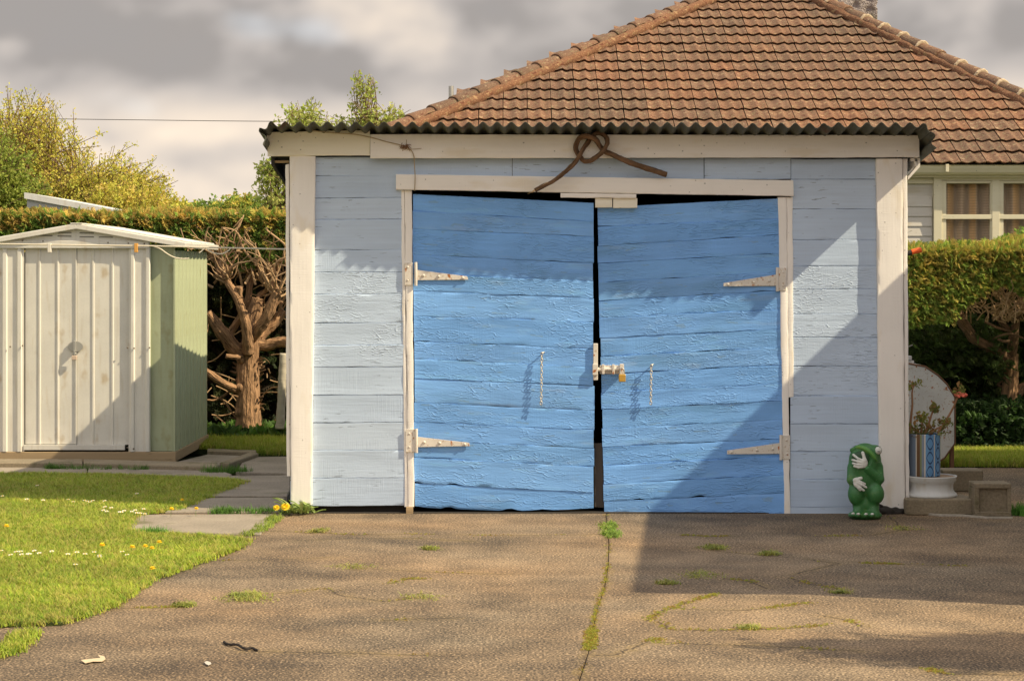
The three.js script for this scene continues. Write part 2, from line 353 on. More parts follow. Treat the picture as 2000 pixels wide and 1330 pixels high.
const drive = (() => {
  const S = 2048, cv = document.createElement('canvas'); cv.width = cv.height = S;
  const g = cv.getContext('2d'), R = rng(5), X = (x) => (x - DX) / DS * S, Y = (z) => (z - DZ) / DS * S;
  g.fillStyle = '#000'; g.fillRect(0, 0, S, S); g.lineCap = 'round'; g.lineJoin = 'round';
  const line = (pts, w, style, jit) => { g.strokeStyle = style; g.lineWidth = w; g.beginPath(); let first = true; for (let i = 0; i < pts.length - 1; i++) for (let k = 0; k < 14; k++) { const t = k / 14, x = X(lerp(pts[i][0], pts[i + 1][0], t)) + (R() - 0.5) * jit, y = Y(lerp(pts[i][1], pts[i + 1][1], t)) + (R() - 0.5) * jit; first ? g.moveTo(x, y) : g.lineTo(x, y); first = false; } g.stroke(); };
  for (const c of CRACKS) { line(c, 34, 'rgba(110,0,0,0.35)', 26); line(c, 12, 'rgba(190,0,0,0.65)', 12); line(c, 3.2, 'rgba(60,255,0,0.9)', 6); }
  line(jointW, 14, 'rgba(190,0,0,0.8)', 10); line(jointW, 5, 'rgba(120,120,0,0.8)', 6);
  for (let i = 0; i < 46; i++) { const x = lerp(DX, DX + DS, R()), z = lerp(0, 7.4, R()), a = R() * 6.3, c = []; for (let k = 0; k < 5; k++) c.push([x + Math.cos(a + k * 0.2) * k * 0.12, z + Math.sin(a - k * 0.15) * k * 0.1]); line(c, 1.6, 'rgba(20,150,0,0.5)', 5); }
  g.fillStyle = 'rgba(0,0,150,0.8)'; g.beginPath();                       // a smoother, paler patch of the concrete
  P2([[1188, 1080], [1260, 1076], [1420, 1082], [1560, 1090], [1615, 1102], [1540, 1122], [1420, 1128], [1300, 1112], [1190, 1108]]).forEach(([x, z], i) => (i ? g.lineTo(X(x), Y(z)) : g.moveTo(X(x), Y(z)))); g.fill();
  const px = g.getImageData(0, 0, S, S).data;
  return tex(S, S, 1, (u, v) => {
    const o = (Math.floor(v * S) * S + Math.floor(u * S)) * 4, moss = px[o] / 255, crack = px[o + 1] / 255, patch = px[o + 2] / 255;
    const big = pf(NA, u, v, 3, 5, 4), mid = pf(NB, u, v, 26, 26, 3), grit = NC(u * 760, v * 700, 760, 700), grit2 = NA(u * 1000, v * 1000, 1000, 1000);
    const stain = sstep(0.02, 0.3, pf(NC, u, v, 5, 6, 4));
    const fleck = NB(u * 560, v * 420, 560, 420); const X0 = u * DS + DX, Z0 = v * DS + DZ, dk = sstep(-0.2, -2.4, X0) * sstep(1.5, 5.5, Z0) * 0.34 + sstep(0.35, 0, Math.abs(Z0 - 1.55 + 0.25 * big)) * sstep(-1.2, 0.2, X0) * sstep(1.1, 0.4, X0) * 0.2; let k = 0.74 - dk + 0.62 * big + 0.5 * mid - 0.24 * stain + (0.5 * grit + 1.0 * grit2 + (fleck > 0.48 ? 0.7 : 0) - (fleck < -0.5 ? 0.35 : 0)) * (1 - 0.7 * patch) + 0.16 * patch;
    if (grit > 0.42) k += 0.4; if (grit < -0.5) k *= 0.6; k = Math.max(0.15, k);
    const wm = 0.5 + pf(NA, u, v, 6, 9, 3); let r = 0.262 * k, gg = lerp(0.196, 0.168, wm) * k, b = lerp(0.125, 0.088, wm) * k;
    const m = moss * sstep(-0.5, 0.3, mid + grit * 0.5);
    r = lerp(r, 0.235, m * 0.65); gg = lerp(gg, 0.16, m * 0.65); b = lerp(b, 0.045, m * 0.65);
    return [r * (1 - 0.72 * crack), gg * (1 - 0.75 * crack), b * (1 - 0.75 * crack)];
  }, true);
})();
drive.wrapS = drive.wrapT = THREE.MirroredRepeatWrapping; drive.repeat.set(1, 1);
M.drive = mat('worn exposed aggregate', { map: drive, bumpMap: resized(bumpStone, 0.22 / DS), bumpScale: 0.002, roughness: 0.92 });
M.soil = mat('soil', { map: soilTint, bumpMap: bumpStone, bumpScale: 0.01, roughness: 1 });
M.turf = mat('turf', { c: [0.75, 1.15, 0.6], map: soilTint, bumpMap: bumpStone, bumpScale: 0.01, roughness: 1 });

{
  const g = new THREE.PlaneGeometry(700, 700, 8, 8); g.rotateX(-Math.PI / 2); g.translate(0, -0.06, -150);
  struct('ground', boxUV(g), M.turf);
  const dw = new THREE.Group(); dw.name = 'driveway'; dw.userData.kind = 'structure'; scene.add(dw); base.set(dw, V(0, 0, 0));
  const gap = 0.0014, left = jointW.map(([x, z]) => [x - gap, z]), right = jointW.map(([x, z]) => [x + gap, z]);
  const slab = (pts) => { const s = prism(pts, 0.06, 0.004), p = s.attributes.position, uv = s.attributes.uv; for (let i = 0; i < p.count; i++) uv.setXY(i, (p.getX(i) - DX) / DS, (p.getZ(i) - DZ) / DS); return s; };
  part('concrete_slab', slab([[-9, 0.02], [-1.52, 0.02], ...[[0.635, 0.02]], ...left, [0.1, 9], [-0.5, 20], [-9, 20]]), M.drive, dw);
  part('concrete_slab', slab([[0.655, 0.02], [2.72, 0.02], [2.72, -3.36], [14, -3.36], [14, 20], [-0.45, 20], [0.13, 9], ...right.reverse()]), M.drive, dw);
  const path = new THREE.Group(); path.name = 'path'; path.userData.kind = 'structure'; scene.add(path); base.set(path, V(0, 0, 0));
  const quads = [
    [[262, 1009], [532, 1007], [508, 1047], [243, 1040]], [[352, 977], [556, 976], [545, 1004], [322, 1004]], [[392, 962], [566, 961], [560, 974], [362, 974]],
    [[446, 932], [566, 931], [566, 959], [402, 959]], [[478, 896], [566, 895], [566, 928], [460, 926]], [[404, 892], [486, 895], [430, 913], [346, 906]], [[-260, 914], [170, 915], [168, 928], [-270, 927]], [[172, 915], [425, 921], [452, 930], [440, 941], [300, 932], [170, 928]],
  ];
  quads.forEach((q, i) => { const s = prism(P2(q).reverse(), 0.06, 0.006); s.translate(0, 0.012 + (i % 3) * 0.004, 0); part('paving_slab', s, M.concrete, path); });
  const kerb = new THREE.Group(); kerb.name = 'kerb'; kerb.userData.kind = 'structure'; scene.add(kerb); base.set(kerb, V(0, 0, 0));
  const kb = (a, b, c, d) => { const s = prism(P2([a, b, c, d]).reverse(), 0.11, 0.008); s.translate(0, 0.05, 0); part('kerb_stone', s, M.block, kerb); };
  kb([-200, 915], [160, 916], [160, 908], [-200, 907]); kb([162, 916], [424, 924], [424, 915], [162, 908]); kb([404, 891], [500, 894], [500, 890], [404, 887]); kb([428, 915], [446, 917], [504, 896], [488, 894]);
}
const LAWN = P2([[-420, 927], [0, 929], [200, 931], [400, 938], [478, 944], [440, 963], [400, 978], [350, 1000], [300, 1004], [262, 1012], [243, 1040], [300, 1047], [400, 1052], [480, 1058], [476, 1070], [430, 1087], [380, 1106], [300, 1134], [215, 1190], [120, 1222], [0, 1226], [-420, 1232]]);
const LAWN2 = P2([[330, 852], [480, 843], [640, 843], [640, 893], [500, 889], [420, 880], [330, 876]]);
const LAWN3 = P2([[1700, 884], [2250, 884], [2250, 914], [1868, 913], [1700, 912]]);
for (const L of [LAWN, LAWN2, LAWN3]) { const s = prism(L.slice().reverse(), 0.06); s.translate(0, 0.014, 0); struct('lawn', s, M.turf); }
{ // bare soil under the hedge trees
  const s = prism(P2([[250, 838], [700, 836], [700, 846], [490, 846], [400, 856], [250, 860]]).reverse(), 0.05); s.translate(0, 0.02, 0); struct('soil', s, mat('red soil', { c: [2.6, 1.5, 1.6], map: soilTint, bumpMap: bumpStone, bumpScale: 0.01, roughness: 1 }));
}

// ---------------------------------------------------------------- the garage
const GX0 = -1.505, GX1 = 2.665, GZ1 = -5.4;
const garage = thing('garage', 'pale blue weatherboard garage with two crooked bright blue plank doors', 'garage', V(0.58, 0, 0));
const FY = (py, z) => EYE - (py - YH) * (DC - z) / F, FX = (px, z) => (px - 1000) * (DC - z) / F;
// A board in the facade: corners [TL, TR, BR, BL] in photo pixels, front face at z, th thick. The grain runs from the first to the second corner.
function board(c, z, th, o = {}) {
  const { seed = 1, wob = 0.0014, bev = 0.0025, cup = 0.0008, rough = 0.001, chip = 0, sag = 0, tilt = 0 } = o;
  const W = c.map(([x, y]) => V(FX(x, z), FY(y, z), z)), L = W[0].distanceTo(W[1]), H = W[0].distanceTo(W[3]), R = rng(seed * 977 + 13), off = R() * 40, nu = Math.max(3, Math.ceil(L / 0.035));
  const upD = W[0].clone().sub(W[3]).normalize(), prof = [[0, -th], [0, -bev], [bev / H, 0], [0.12, 0], [0.3, 0], [0.5, 0], [0.7, 0], [0.88, 0], [1 - bev / H, 0], [1, -bev], [1, -th]];
  const pos = [], uv = [], idx = [], m = prof.length, ou = R() * 5, ov = R() * 5;
  for (let i = 0; i <= nu; i++) {
    const u = i / nu, a = W[0].clone().lerp(W[1], u), b = W[3].clone().lerp(W[2], u), ja = n3(u * L * 7, off, 0.5) * wob * 2 + n3(u * L * 26, off + 3, 0.5) * wob, jb = n3(u * L * 7, off + 9, 0.5) * wob * 2 + n3(u * L * 26, off + 13, 0.5) * wob;
    const ch = chip * Math.max(0, n3(u * L * 5, off + 21, 0.2) - 0.12) * 0.1, bow = sag * Math.sin(Math.PI * u);
    a.addScaledVector(upD, ja); b.addScaledVector(upD, jb + ch - bow);
    for (const [v, dz] of prof) {
      const p = a.clone().lerp(b, v), w = v > 0.001 && v < 0.999 ? 1 : 0.5;
      p.z += tilt * u + dz + (dz > -th ? w * (cup * Math.cos((v - 0.5) * Math.PI * 2) + rough * 2 * n3(u * L * 3, off + v * H * 14, 5.5) + rough * n3(u * L * 10, off + v * H * 40, 2.5)) : 0);
      pos.push(p.x, p.y, p.z); uv.push(u * L + ou, v * H + ov);
    }
  }
  for (let i = 0; i < nu; i++) for (let k = 0; k < m - 1; k++) { const q = i * m + k; idx.push(q, q + 1, q + m, q + 1, q + m + 1, q + m); }
  for (const i of [0, nu]) for (let k = 1; k < m - 1; k++) { const q = i * m; i ? idx.push(q, q + k, q + k + 1) : idx.push(q, q + k + 1, q + k); }
  const g = new THREE.BufferGeometry();
  g.setAttribute('position', new THREE.Float32BufferAttribute(pos, 3)); g.setAttribute('uv', new THREE.Float32BufferAttribute(uv, 2)); g.setIndex(idx);
  return fin(toCreasedNormals(g, 0.7));
}
const vert = (c) => [c[3], c[0], c[1], c[2]];        // grain runs up
let bs = 1;
const addBoard = (name, c, z, th, m, parent, o = {}) => part(name, board(c, z, th, { seed: bs++, ...o }), m, parent);
const pick = (list, i) => list[(i * 7 + 3) % list.length];
{
  const wall = sub('wall', garage);
  // front boards, left of the doors, right of the doors, over the doors
  const l = [306, 343, 387, 429, 488, 532, 575, 631, 675, 717, 772, 826, 880, 934, 989];
  for (let i = 0; i < l.length - 1; i++) {
    const t = l[i] + 0.25, b = l[i + 1] - 0.2, x0 = lerp(612, 606, i / 14), x1 = i ? lerp(786, 794, i / 14) : 1000;
    addBoard('board', [[x0, t], [x1, t - (i ? 1.5 : -1)], [x1, b - (i ? 1 : -4)], [x0, b]], i === 8 ? 0.003 : i % 3 * -0.001, 0.02, i > 4 && i < 9 ? M.paleRough : pick(M.pale, i), wall, { wob: 0.0018, cup: -0.0006, bev: 0.003 });
  }
  const r = [310, 350, 408, 468, 519, 564, 613, 659, 715, 773, 828, 882, 936, 990, 1007];
  for (let i = 0; i < r.length - 1; i++) {
    const t = r[i] + 0.25, b = r[i + 1] - 0.2, x0 = i ? lerp(1546, 1544, i / 14) : 1546, x1 = lerp(1716, 1723, i / 14);
    addBoard('board', [[x0, t + (i ? 0 : 0)], [x1, t], [x1, b], [x0, b]], i % 3 * -0.001 + (i >= 9 ? 0.003 : 0), 0.02, i > 3 && i < 9 ? M.paleRough : pick(M.pale, i + 1), wall, { wob: 0.0016, cup: -0.0006, bev: 0.003 });
  }
  addBoard('board', [[1001, 307], [1375, 308], [1375, 350], [1001, 347]], -0.001, 0.02, M.pale[1], wall, { wob: 0.0018 });
  addBoard('board', [[1376.5, 308], [1545, 309], [1545, 350], [1376.5, 350]], 0.001, 0.02, M.pale[0], wall);
  // side and back walls, floor; linings coloured near-black to put shade in the gap
  const sx = [[GX0 + 0.005, GX0 + 0.03], [GX1 - 0.03, GX1 - 0.005]];
  for (const [a, b] of sx) for (let i = 0; i < 13; i++) part('board', box(a, b, 0.06 + i * 0.16, 0.06 + i * 0.16 + 0.155, GZ1, -0.03, 0.003, false, i, i * 0.3), pick(M.pale, i), wall);
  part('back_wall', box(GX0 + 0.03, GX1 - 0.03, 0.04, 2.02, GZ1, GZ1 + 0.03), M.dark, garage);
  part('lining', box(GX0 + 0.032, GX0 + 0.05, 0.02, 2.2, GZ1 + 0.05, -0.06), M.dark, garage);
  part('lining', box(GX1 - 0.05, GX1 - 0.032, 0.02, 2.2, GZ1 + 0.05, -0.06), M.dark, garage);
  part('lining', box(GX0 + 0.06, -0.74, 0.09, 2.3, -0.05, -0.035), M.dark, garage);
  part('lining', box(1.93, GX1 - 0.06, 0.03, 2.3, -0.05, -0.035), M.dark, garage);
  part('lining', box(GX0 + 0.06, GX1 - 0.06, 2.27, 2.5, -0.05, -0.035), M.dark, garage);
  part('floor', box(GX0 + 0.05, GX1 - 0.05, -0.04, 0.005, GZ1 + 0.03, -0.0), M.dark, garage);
  part('bearer', box(GX0 + 0.08, -0.72, 0.0, 0.075, -0.14, -0.06), M.dark, garage);
  // trim
  addBoard('corner_board', vert([[565, 304], [615, 305], [608, 986], [567, 984]]), 0.045, 0.045, M.white, garage);
  addBoard('corner_board', vert([[1713, 310], [1764, 310], [1769, 1003], [1720, 1005]]), 0.045, 0.045, M.white, garage, { chip: 0.06 });
  addBoard('corner_batten', vert([[557, 322], [563.6, 320], [566, 930], [559, 930]]), 0.022, 0.12, M.white, garage, { wob: 0.002 });
  addBoard('corner_batten', vert([[1765, 310], [1773, 310], [1777, 972], [1770, 974]]), 0.022, 0.12, M.white, garage, { wob: 0.002 });
  addBoard('fascia_board', [[520, 258], [722, 254], [722, 303], [522, 305]], 0.055, 0.03, M.cream, garage);
  addBoard('fascia_board', [[722.8, 262], [1796, 264], [1797, 307], [722.8, 309]], 0.078, 0.03, M.white, garage, { wob: 0.001 });
  addBoard('door_head', [[773, 340], [1550, 352], [1551, 383], [773, 370]], 0.035, 0.035, M.white, garage, { wob: 0.001 });
  addBoard('head_strip', [[1095, 376.5], [1243, 379], [1243, 387], [1095, 385.5]], 0.028, 0.03, M.white, garage);
  addBoard('head_block', [[1163, 386], [1196, 386.5], [1196, 405], [1163, 405]], 0.008, 0.05, M.cream, garage);
  addBoard('head_block', [[1198, 386.5], [1245, 387], [1245, 406], [1198, 406]], 0.008, 0.05, M.cream, garage);
  addBoard('door_jamb', vert([[783, 372], [789, 372], [797, 990], [790, 990]]), 0.004, 0.05, M.white, garage, { wob: 0.002 });
  addBoard('door_jamb', vert([[789.6, 372], [804, 372], [808.5, 990], [797.6, 990]]), 0.01, 0.07, M.white, garage, { wob: 0.002 });
  addBoard('door_jamb', vert([[1520.5, 385], [1536.5, 385], [1544, 1005], [1533, 1006]]), 0.012, 0.07, M.white, garage, { wob: 0.002 });
  addBoard('door_jamb', vert([[1537.4, 385], [1549, 385], [1551, 775], [1540.5, 776]]), 0.007, 0.05, M.white, garage, { wob: 0.002 });
  addBoard('jamb_foot', [[793, 990], [806, 990], [806, 1004], [793, 1004]], 0.03, 0.05, M.timber, garage);
  addBoard('door_post', vert([[1161, 866], [1184, 866], [1184, 992], [1161, 990]]), -0.06, 0.05, mat('grey post', { c: [0.085, 0.065, 0.05], map: woodTint, roughness: 0.9 }), garage);
  // roof
  const roof = sub('roof', garage), edgeZ = (x) => 0.285 + 0.024 * (x + 1.72), topY = (x, z) => 2.598 - 0.004 * x + 0.11 * (z - edgeZ(x));
  const A = 0.0165, LAM = 0.0935, path = [];        // the cross-section: down the verge, over, down the other verge
  const pushRun = (x0, y0, x1, y1) => { const n = Math.round(Math.hypot(x1 - x0, y1 - y0) / 0.0078); for (let i = 0; i < n; i++) path.push([lerp(x0, x1, i / n), lerp(y0, y1, i / n)]); };
  const LX = -1.645, RX = 2.745;
  pushRun(LX + 0.012, -0.135, LX - 0.02, -0.03); pushRun(LX - 0.02, -0.03, LX + 0.05, 0); pushRun(LX + 0.05, 0, RX - 0.05, 0); pushRun(RX - 0.05, 0, RX + 0.012, -0.035); pushRun(RX + 0.012, -0.035, RX + 0.03, -0.15); path.push([RX + 0.03, -0.15]);
  let arc = 0; const prof = path.map(([x, y], i) => {
    if (i) arc += Math.hypot(x - path[i - 1][0], y - path[i - 1][1]);
    const a = path[Math.max(0, i - 1)], b = path[Math.min(path.length - 1, i + 1)], tx = b[0] - a[0], ty = b[1] - a[1], l = Math.hypot(tx, ty), w = A * Math.cos(arc / LAM * Math.PI * 2);
    return { x: x - ty / l * w, y: y + tx / l * w, nx: -ty / l, ny: tx / l, s: arc };
  });
  const sheets = 6, per = Math.floor(prof.length / sheets), R = rng(91);
  for (let k = 0; k < sheets; k++) {
    const i0 = k * per, i1 = k === sheets - 1 ? prof.length - 1 : (k + 1) * per + 8, dz = (R() - 0.5) * 0.03, dy = k % 2 ? 0.0035 : 0;
    const pos = [], uv = [], idx = [], cols = [0, 0.02, 0.3, 0.65, 1], n = cols.length * 2;
    for (let i = i0; i <= i1; i++) {
      const q = prof[i], xz = q.x, z0 = edgeZ(xz) + dz;
      for (const side of [0, 1]) for (const t of cols) {
        const z = lerp(z0, GZ1 - 0.15, t), off = dy - side * 0.0028;
        pos.push(q.x + q.nx * off, topY(q.x, z) + q.y + q.ny * off + (t < 0.1 ? 0.002 * n3(q.s * 3, k, 0.4) : 0), z); uv.push(q.s, z);
      }
    }
    for (let i = 0; i < i1 - i0; i++) for (let c = 0; c < n - 1; c++) { if (c === cols.length - 1) continue; const a = i * n + c; idx.push(a, a + 1, a + n, a + 1, a + n + 1, a + n); }
    for (let i = 0; i < i1 - i0; i++) { const a = i * n, b = a + cols.length; idx.push(a, a + n, b, b, a + n, b + n); }
    const g = new THREE.BufferGeometry(); g.setAttribute('position', new THREE.Float32BufferAttribute(pos, 3)); g.setAttribute('uv', new THREE.Float32BufferAttribute(uv, 2)); g.setIndex(idx);
    part('roofing_sheet', fin(toCreasedNormals(g, 0.9)), M.iron, roof);
  }
  const sloped = (x0, x1, h, z0, z1, drop) => { const g = box(x0, x1, -h, 0, z0, z1, 0.003), p = g.attributes.position; for (let i = 0; i < p.count; i++) p.setY(i, p.getY(i) + topY(p.getX(i), p.getZ(i)) - drop); g.computeVertexNormals(); return g; };
  for (let i = 0; i < 7; i++) { const x = lerp(GX0 + 0.12, GX1 - 0.1, i / 6); part('rafter', sloped(x - 0.022, x + 0.022, 0.09, GZ1 + 0.05, 0.02, 0.02), M.dark, roof); }
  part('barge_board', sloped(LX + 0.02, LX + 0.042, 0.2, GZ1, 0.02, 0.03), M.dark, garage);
  part('soffit', sloped(LX + 0.045, GX0 + 0.0, 0.012, GZ1, 0.02, 0.14), M.dark, garage);  // soffit and this barge board coloured dark for the shade under the eave
  part('lath', box(FX(535, 0), FX(564, 0), FY(318, 0), FY(313, 0), -0.03, 0.0), M.timber, garage);
  part('barge_board', sloped(RX - 0.03, RX - 0.008, 0.18, GZ1, 0.02, 0.03), M.white, garage);
  { const s = new THREE.Shape([[1779, 309], [1797, 309], [1797, 326], [1774, 351], [1774, 345], [1791, 324], [1791, 316], [1779, 314]].map(([x, y]) => new THREE.Vector2(FX(x, 0), FY(y, 0)))); const g = new THREE.ExtrudeGeometry(s, { depth: 0.05, bevelEnabled: false }); g.translate(0, 0, -0.03); part('eave_bracket', boxUV(g), M.white, garage); }
  part('soffit', sloped(GX1 + 0.012, RX - 0.03, 0.012, GZ1, -0.0, 0.13), M.dark, garage);  // eave shade put into the soffit colour here too
  // rotten foot of the corner board
  { const g = sdf((p) => ell(p, [2.53, 0.01, 0.03], [0.15, 0.045, 0.05]) + 0.03 * n3(p.x * 22, p.y * 30, p.z * 20), V(2.3, -0.05, -0.04), V(2.7, 0.08, 0.1), 0.008); part('rotten_foot', fin(g), M.dark, garage); }

  // doors
  const dz = -0.012;
  const doors = [
    { TL: [806, 379], TR: [1158.5, 396], BR: [1161, 993], BL: [810, 990], z: dz, seams: [[412, 433], [447, 462], [497, 514], [535, 549], [568, 583], [617, 630], [666, 682], [701, 717], [739, 754], [786, 803], [824, 840], [860, 876], [894, 912], [944, 962]] },
    { TL: [1166.5, 405], TR: [1519, 388], BR: [1532.5, 1005], BL: [1180.5, 1003], z: dz - 0.03, seams: [[443, 428], [481, 459], [514, 495], [552, 531], [588, 567], [621, 604], [660, 642], [697, 678], [731, 712], [767, 748], [800, 782], [838, 818], [874, 856], [910, 890], [946, 926], [980, 962]] },
  ];
  doors.forEach((d, k) => {
    const door = sub('door', garage), s = [[d.TL[1], d.TR[1]], ...d.seams, [d.BL[1], d.BR[1]]], xl = (y) => lerp(d.TL[0], d.BL[0], (y - d.TL[1]) / (d.BL[1] - d.TL[1])), xr = (y) => lerp(d.TR[0], d.BR[0], (y - d.TR[1]) / (d.BR[1] - d.TR[1])), R2 = rng(40 + k);
    for (let i = 0; i < s.length - 1; i++) {
      const [a, b] = s[i], [c, e] = s[i + 1], g = 0.05, el = (R2() - 0.5) * 2.4, er = (R2() - 0.5) * 3;
      addBoard('plank', [[xl(a) + el, a + g], [xr(b) + er, b + g], [xr(e) + er, e - g], [xl(c) + el, c - g]], d.z + (R2() - 0.5) * 0.0035 - (i === s.length - 2 && !k ? 0.006 : 0), 0.02, pick(M.blue, i + k), door,
        { wob: i < 3 ? 0.001 : 0.0016, bev: 0.0016, cup: (R2() - 0.5) * 0.0022, rough: 0.0018, chip: i > s.length - 4 ? 0.6 : 0.12, sag: i === s.length - 2 ? (k ? 0.002 : 0.02) : 0, tilt: k ? 0.046 : 0 });
    }
    for (const y of [470, 700, 930]) part('ledge', box(FX(d.TL[0] + 14, 0), FX(d.TR[0] - 8, 0), FY(y, 0) - 0.05, FY(y, 0) + 0.05, d.z - 0.06, d.z - 0.026), M.dark, door);
    const hz = k ? 0.012 : d.z + 0.012;
    const hinge = (plate, strap, flip) => {
      const list = [], z = 0.015;
      list.push(box(FX(plate[0], z), FX(plate[2], z), FY(plate[3], z), FY(plate[1], z), 0.01, 0.018, 0.002));
      const sh = new THREE.Shape(strap.map(([x, y]) => new THREE.Vector2(FX(x, hz), FY(y, hz)))), g = new THREE.ExtrudeGeometry(sh, { depth: 0.005, bevelEnabled: true, bevelSize: 0.001, bevelThickness: 0.001, bevelSegments: 1 });
      g.translate(0, 0, hz - 0.004); list.push(boxUV(g));
      const kx = FX(strap[0][0], hz) + flip * 0.004; list.push(tube([V(kx, FY(plate[3] + 1, 0), 0.018), V(kx, FY(plate[1] - 1, 0), 0.018)], 0.0105, 10, 2, true, false));
      for (let j = 0; j < 3; j++) { const b = new THREE.SphereGeometry(0.0095, 10, 6), t = [0.16, 0.45, 0.92][j], x = lerp(strap[0][0], strap[1][0], t), y = lerp((strap[0][1] + strap[3][1]) / 2, (strap[1][1] + strap[2][1]) / 2, t); b.scale(1, 1, 0.9); b.translate(FX(x, hz), FY(y, hz), hz + 0.004); list.push(boxUV(b)); }
      for (const t of [0.2, 0.78]) { const b = new THREE.SphereGeometry(0.008, 8, 6); b.scale(1, 1, 0.6); b.translate(FX((plate[0] + plate[2]) / 2 - flip * 2, z), FY(lerp(plate[1], plate[3], t), z), 0.018); list.push(boxUV(b)); }
      part('hinge', merge(list), M.hinge, door);
    };
    if (!k) {
      hinge([790, 513, 806, 557], [[811, 527], [912, 540], [914, 546], [811, 547]], 1);
      hinge([792, 838, 810, 883], [[812, 853], [916, 865], [917, 871], [812, 873]], 1);
    } else {
      hinge([1521, 523, 1536, 568], [[1520, 536], [1414, 553], [1414, 559], [1520, 558]], -1);
      hinge([1527, 850, 1544, 897], [[1527, 865], [1421, 880], [1421, 887], [1527, 886]], -1);
    }
    // chain that hangs from a hook
    const [cx, cy, n] = k ? [1274, 714, 13] : [1060, 690, 17], hook = V(FX(cx, 0), FY(cy, 0), d.z + (k ? 0.012 : 0)), out = 0.034, list = [];
    list.push(tube([hook.clone().add(V(0.012, 0.008, -0.01)), hook.clone().add(V(0.004, 0.006, 0.025)), hook.clone().add(V(-0.006, 0, out))], 0.0045, 6));
    for (let i = 0; i < n; i++) { const t = new THREE.TorusGeometry(0.0074, 0.0028, 5, 10); t.scale(1, 1.62, 1); t.rotateY((i % 2 ? 1.25 : -0.3) + 0.5 * n3(i * 0.7, k, 0)); t.translate(hook.x - 0.006 - i * 0.0003 + 0.002 * n3(i * 0.4, 3, k), hook.y - 0.006 - i * 0.0205, hook.z + out + 0.004 * n3(i * 0.5, 7, k)); list.push(boxUV(t)); }
    part('chain', merge(list), M.bolt, door);
    if (k) {
      const z = 0.012, L = [];
      L.push(box(FX(1172, z), FX(1216, z), FY(731, z), FY(714, z), d.z + 0.004, d.z + 0.016, 0.003)); L.push(tube([V(FX(1158, z), FY(722, z), d.z + 0.034), V(FX(1218, z), FY(720.5, z), d.z + 0.034)], 0.0135, 10, 2, true, false));
      L.push(box(FX(1211, z), FX(1219, z), FY(732, z), FY(711, z), d.z + 0.012, d.z + 0.056, 0.003)); for (const x of [1176, 1196]) L.push(box(FX(x, z), FX(x + 5, z), FY(731, z), FY(712, z), d.z + 0.012, d.z + 0.05, 0.003));
      part('bolt', merge(L), M.hinge, door);
    } else {
      const z = 0.02;
      part('strike_post', merge([box(FX(1159, z), FX(1168, z), FY(743, z), FY(671, z), -0.02, 0.009, 0.004, true), box(FX(1157.5, z), FX(1168, z), FY(733, z), FY(711, z), 0.006, 0.022, 0.004)]), M.hinge, door);
    }
  });
}
{ // padlock through the bolt's staple
  const z = 0.035, x = FX(1215.5, z), y0 = FY(746, z), p = V(x, y0, z), L = [box(x - 0.0235, x + 0.0235, y0, y0 + 0.052, z - 0.014, z + 0.012, 0.006)];
  const lock = thing('padlock', 'small brass padlock hanging from the sliding bolt of the blue doors', 'padlock', p);
  part('body', merge(L), M.brass, lock);
  part('shackle', tube([V(x - 0.014, y0 + 0.045, z), V(x - 0.014, y0 + 0.075, z), V(x - 0.004, y0 + 0.092, z), V(x + 0.008, y0 + 0.088, z), V(x + 0.014, y0 + 0.072, z), V(x + 0.014, y0 + 0.045, z)], 0.0042, 8), M.steel, lock);
}
{ // bent branch hung on the fascia
  const z0 = 0.1, q = [[165, 880, 0], [290, 815, 0], [440, 735, 0], [560, 640, 0.01], [650, 560, 0.02], [740, 435, 0.055], [800, 330, 0.03], [850, 260, 0.0], [890, 190, -0.005], [960, 140, 0], [1030, 140, 0.0], [1090, 195, 0.012], [1105, 265, 0.03], [1070, 345, 0.055], [990, 425, 0.045], [900, 490, 0.02], [820, 500, 0.005], [765, 460, 0.0], [712, 380, 0.0], [697, 300, 0.005], [735, 215, 0.02], [810, 180, 0.05], [890, 190, 0.055], [960, 230, 0.04], [1010, 300, 0.012], [1080, 370, 0.0], [1180, 420, 0.005], [1330, 485, 0.0], [1500, 550, -0.01], [1700, 615, -0.03], [1885, 672, -0.045]];
  const pts = q.map(([x, y, z]) => V(FX(1020 + x / 6.667, z0), FY(240 + y / 6.667, z0), z0 + 0.012 + z)), m = pts[9].clone();
  const br = thing('bent_branch', 'brown bent branch looped in a knot hanging over the blue doors', 'branch', m);
  const w = mat('brown branch bark', { c: [0.62, 0.52, 0.44], map: barkTint, bumpMap: bumpBark, bumpScale: 0.01, roughness: 0.9 });
  part('limb', tube(pts, (t, a, l) => lerp(0.0135, 0.0185, t) * (1 + 0.26 * n3(l * 14, Math.cos(a), 1.5 + Math.sin(a)) + 0.2 * n3(l * 45, Math.cos(a) * 1.6, 4.5 + Math.sin(a) * 1.6) + 0.22 * Math.max(0, n3(l * 7, 5.5, 2.5))), 12, 190), w, br);
  const tip = pts[0], dir = pts[2].clone().sub(pts[0]), L = []; const R = rng(3);
  for (let i = 0; i < 9; i++) { const s = tip.clone().addScaledVector(dir, R() * 0.75).add(V((R() - 0.5) * 0.012, (R() - 0.5) * 0.014, 0.009)); L.push(tube([s, s.clone().addScaledVector(dir, -0.22 - R() * 0.2).add(V((R() - 0.5) * 0.008, (R() - 0.5) * 0.008, 0))], (t) => 0.0032 * (1 - t * 0.8), 4, 3, true, false)); }
  part('split_end', merge(L), mat('split wood', { c: [0.62, 0.42, 0.2], roughness: 0.8 }), br).userData.label = 'pale splintered end of the branch';
}
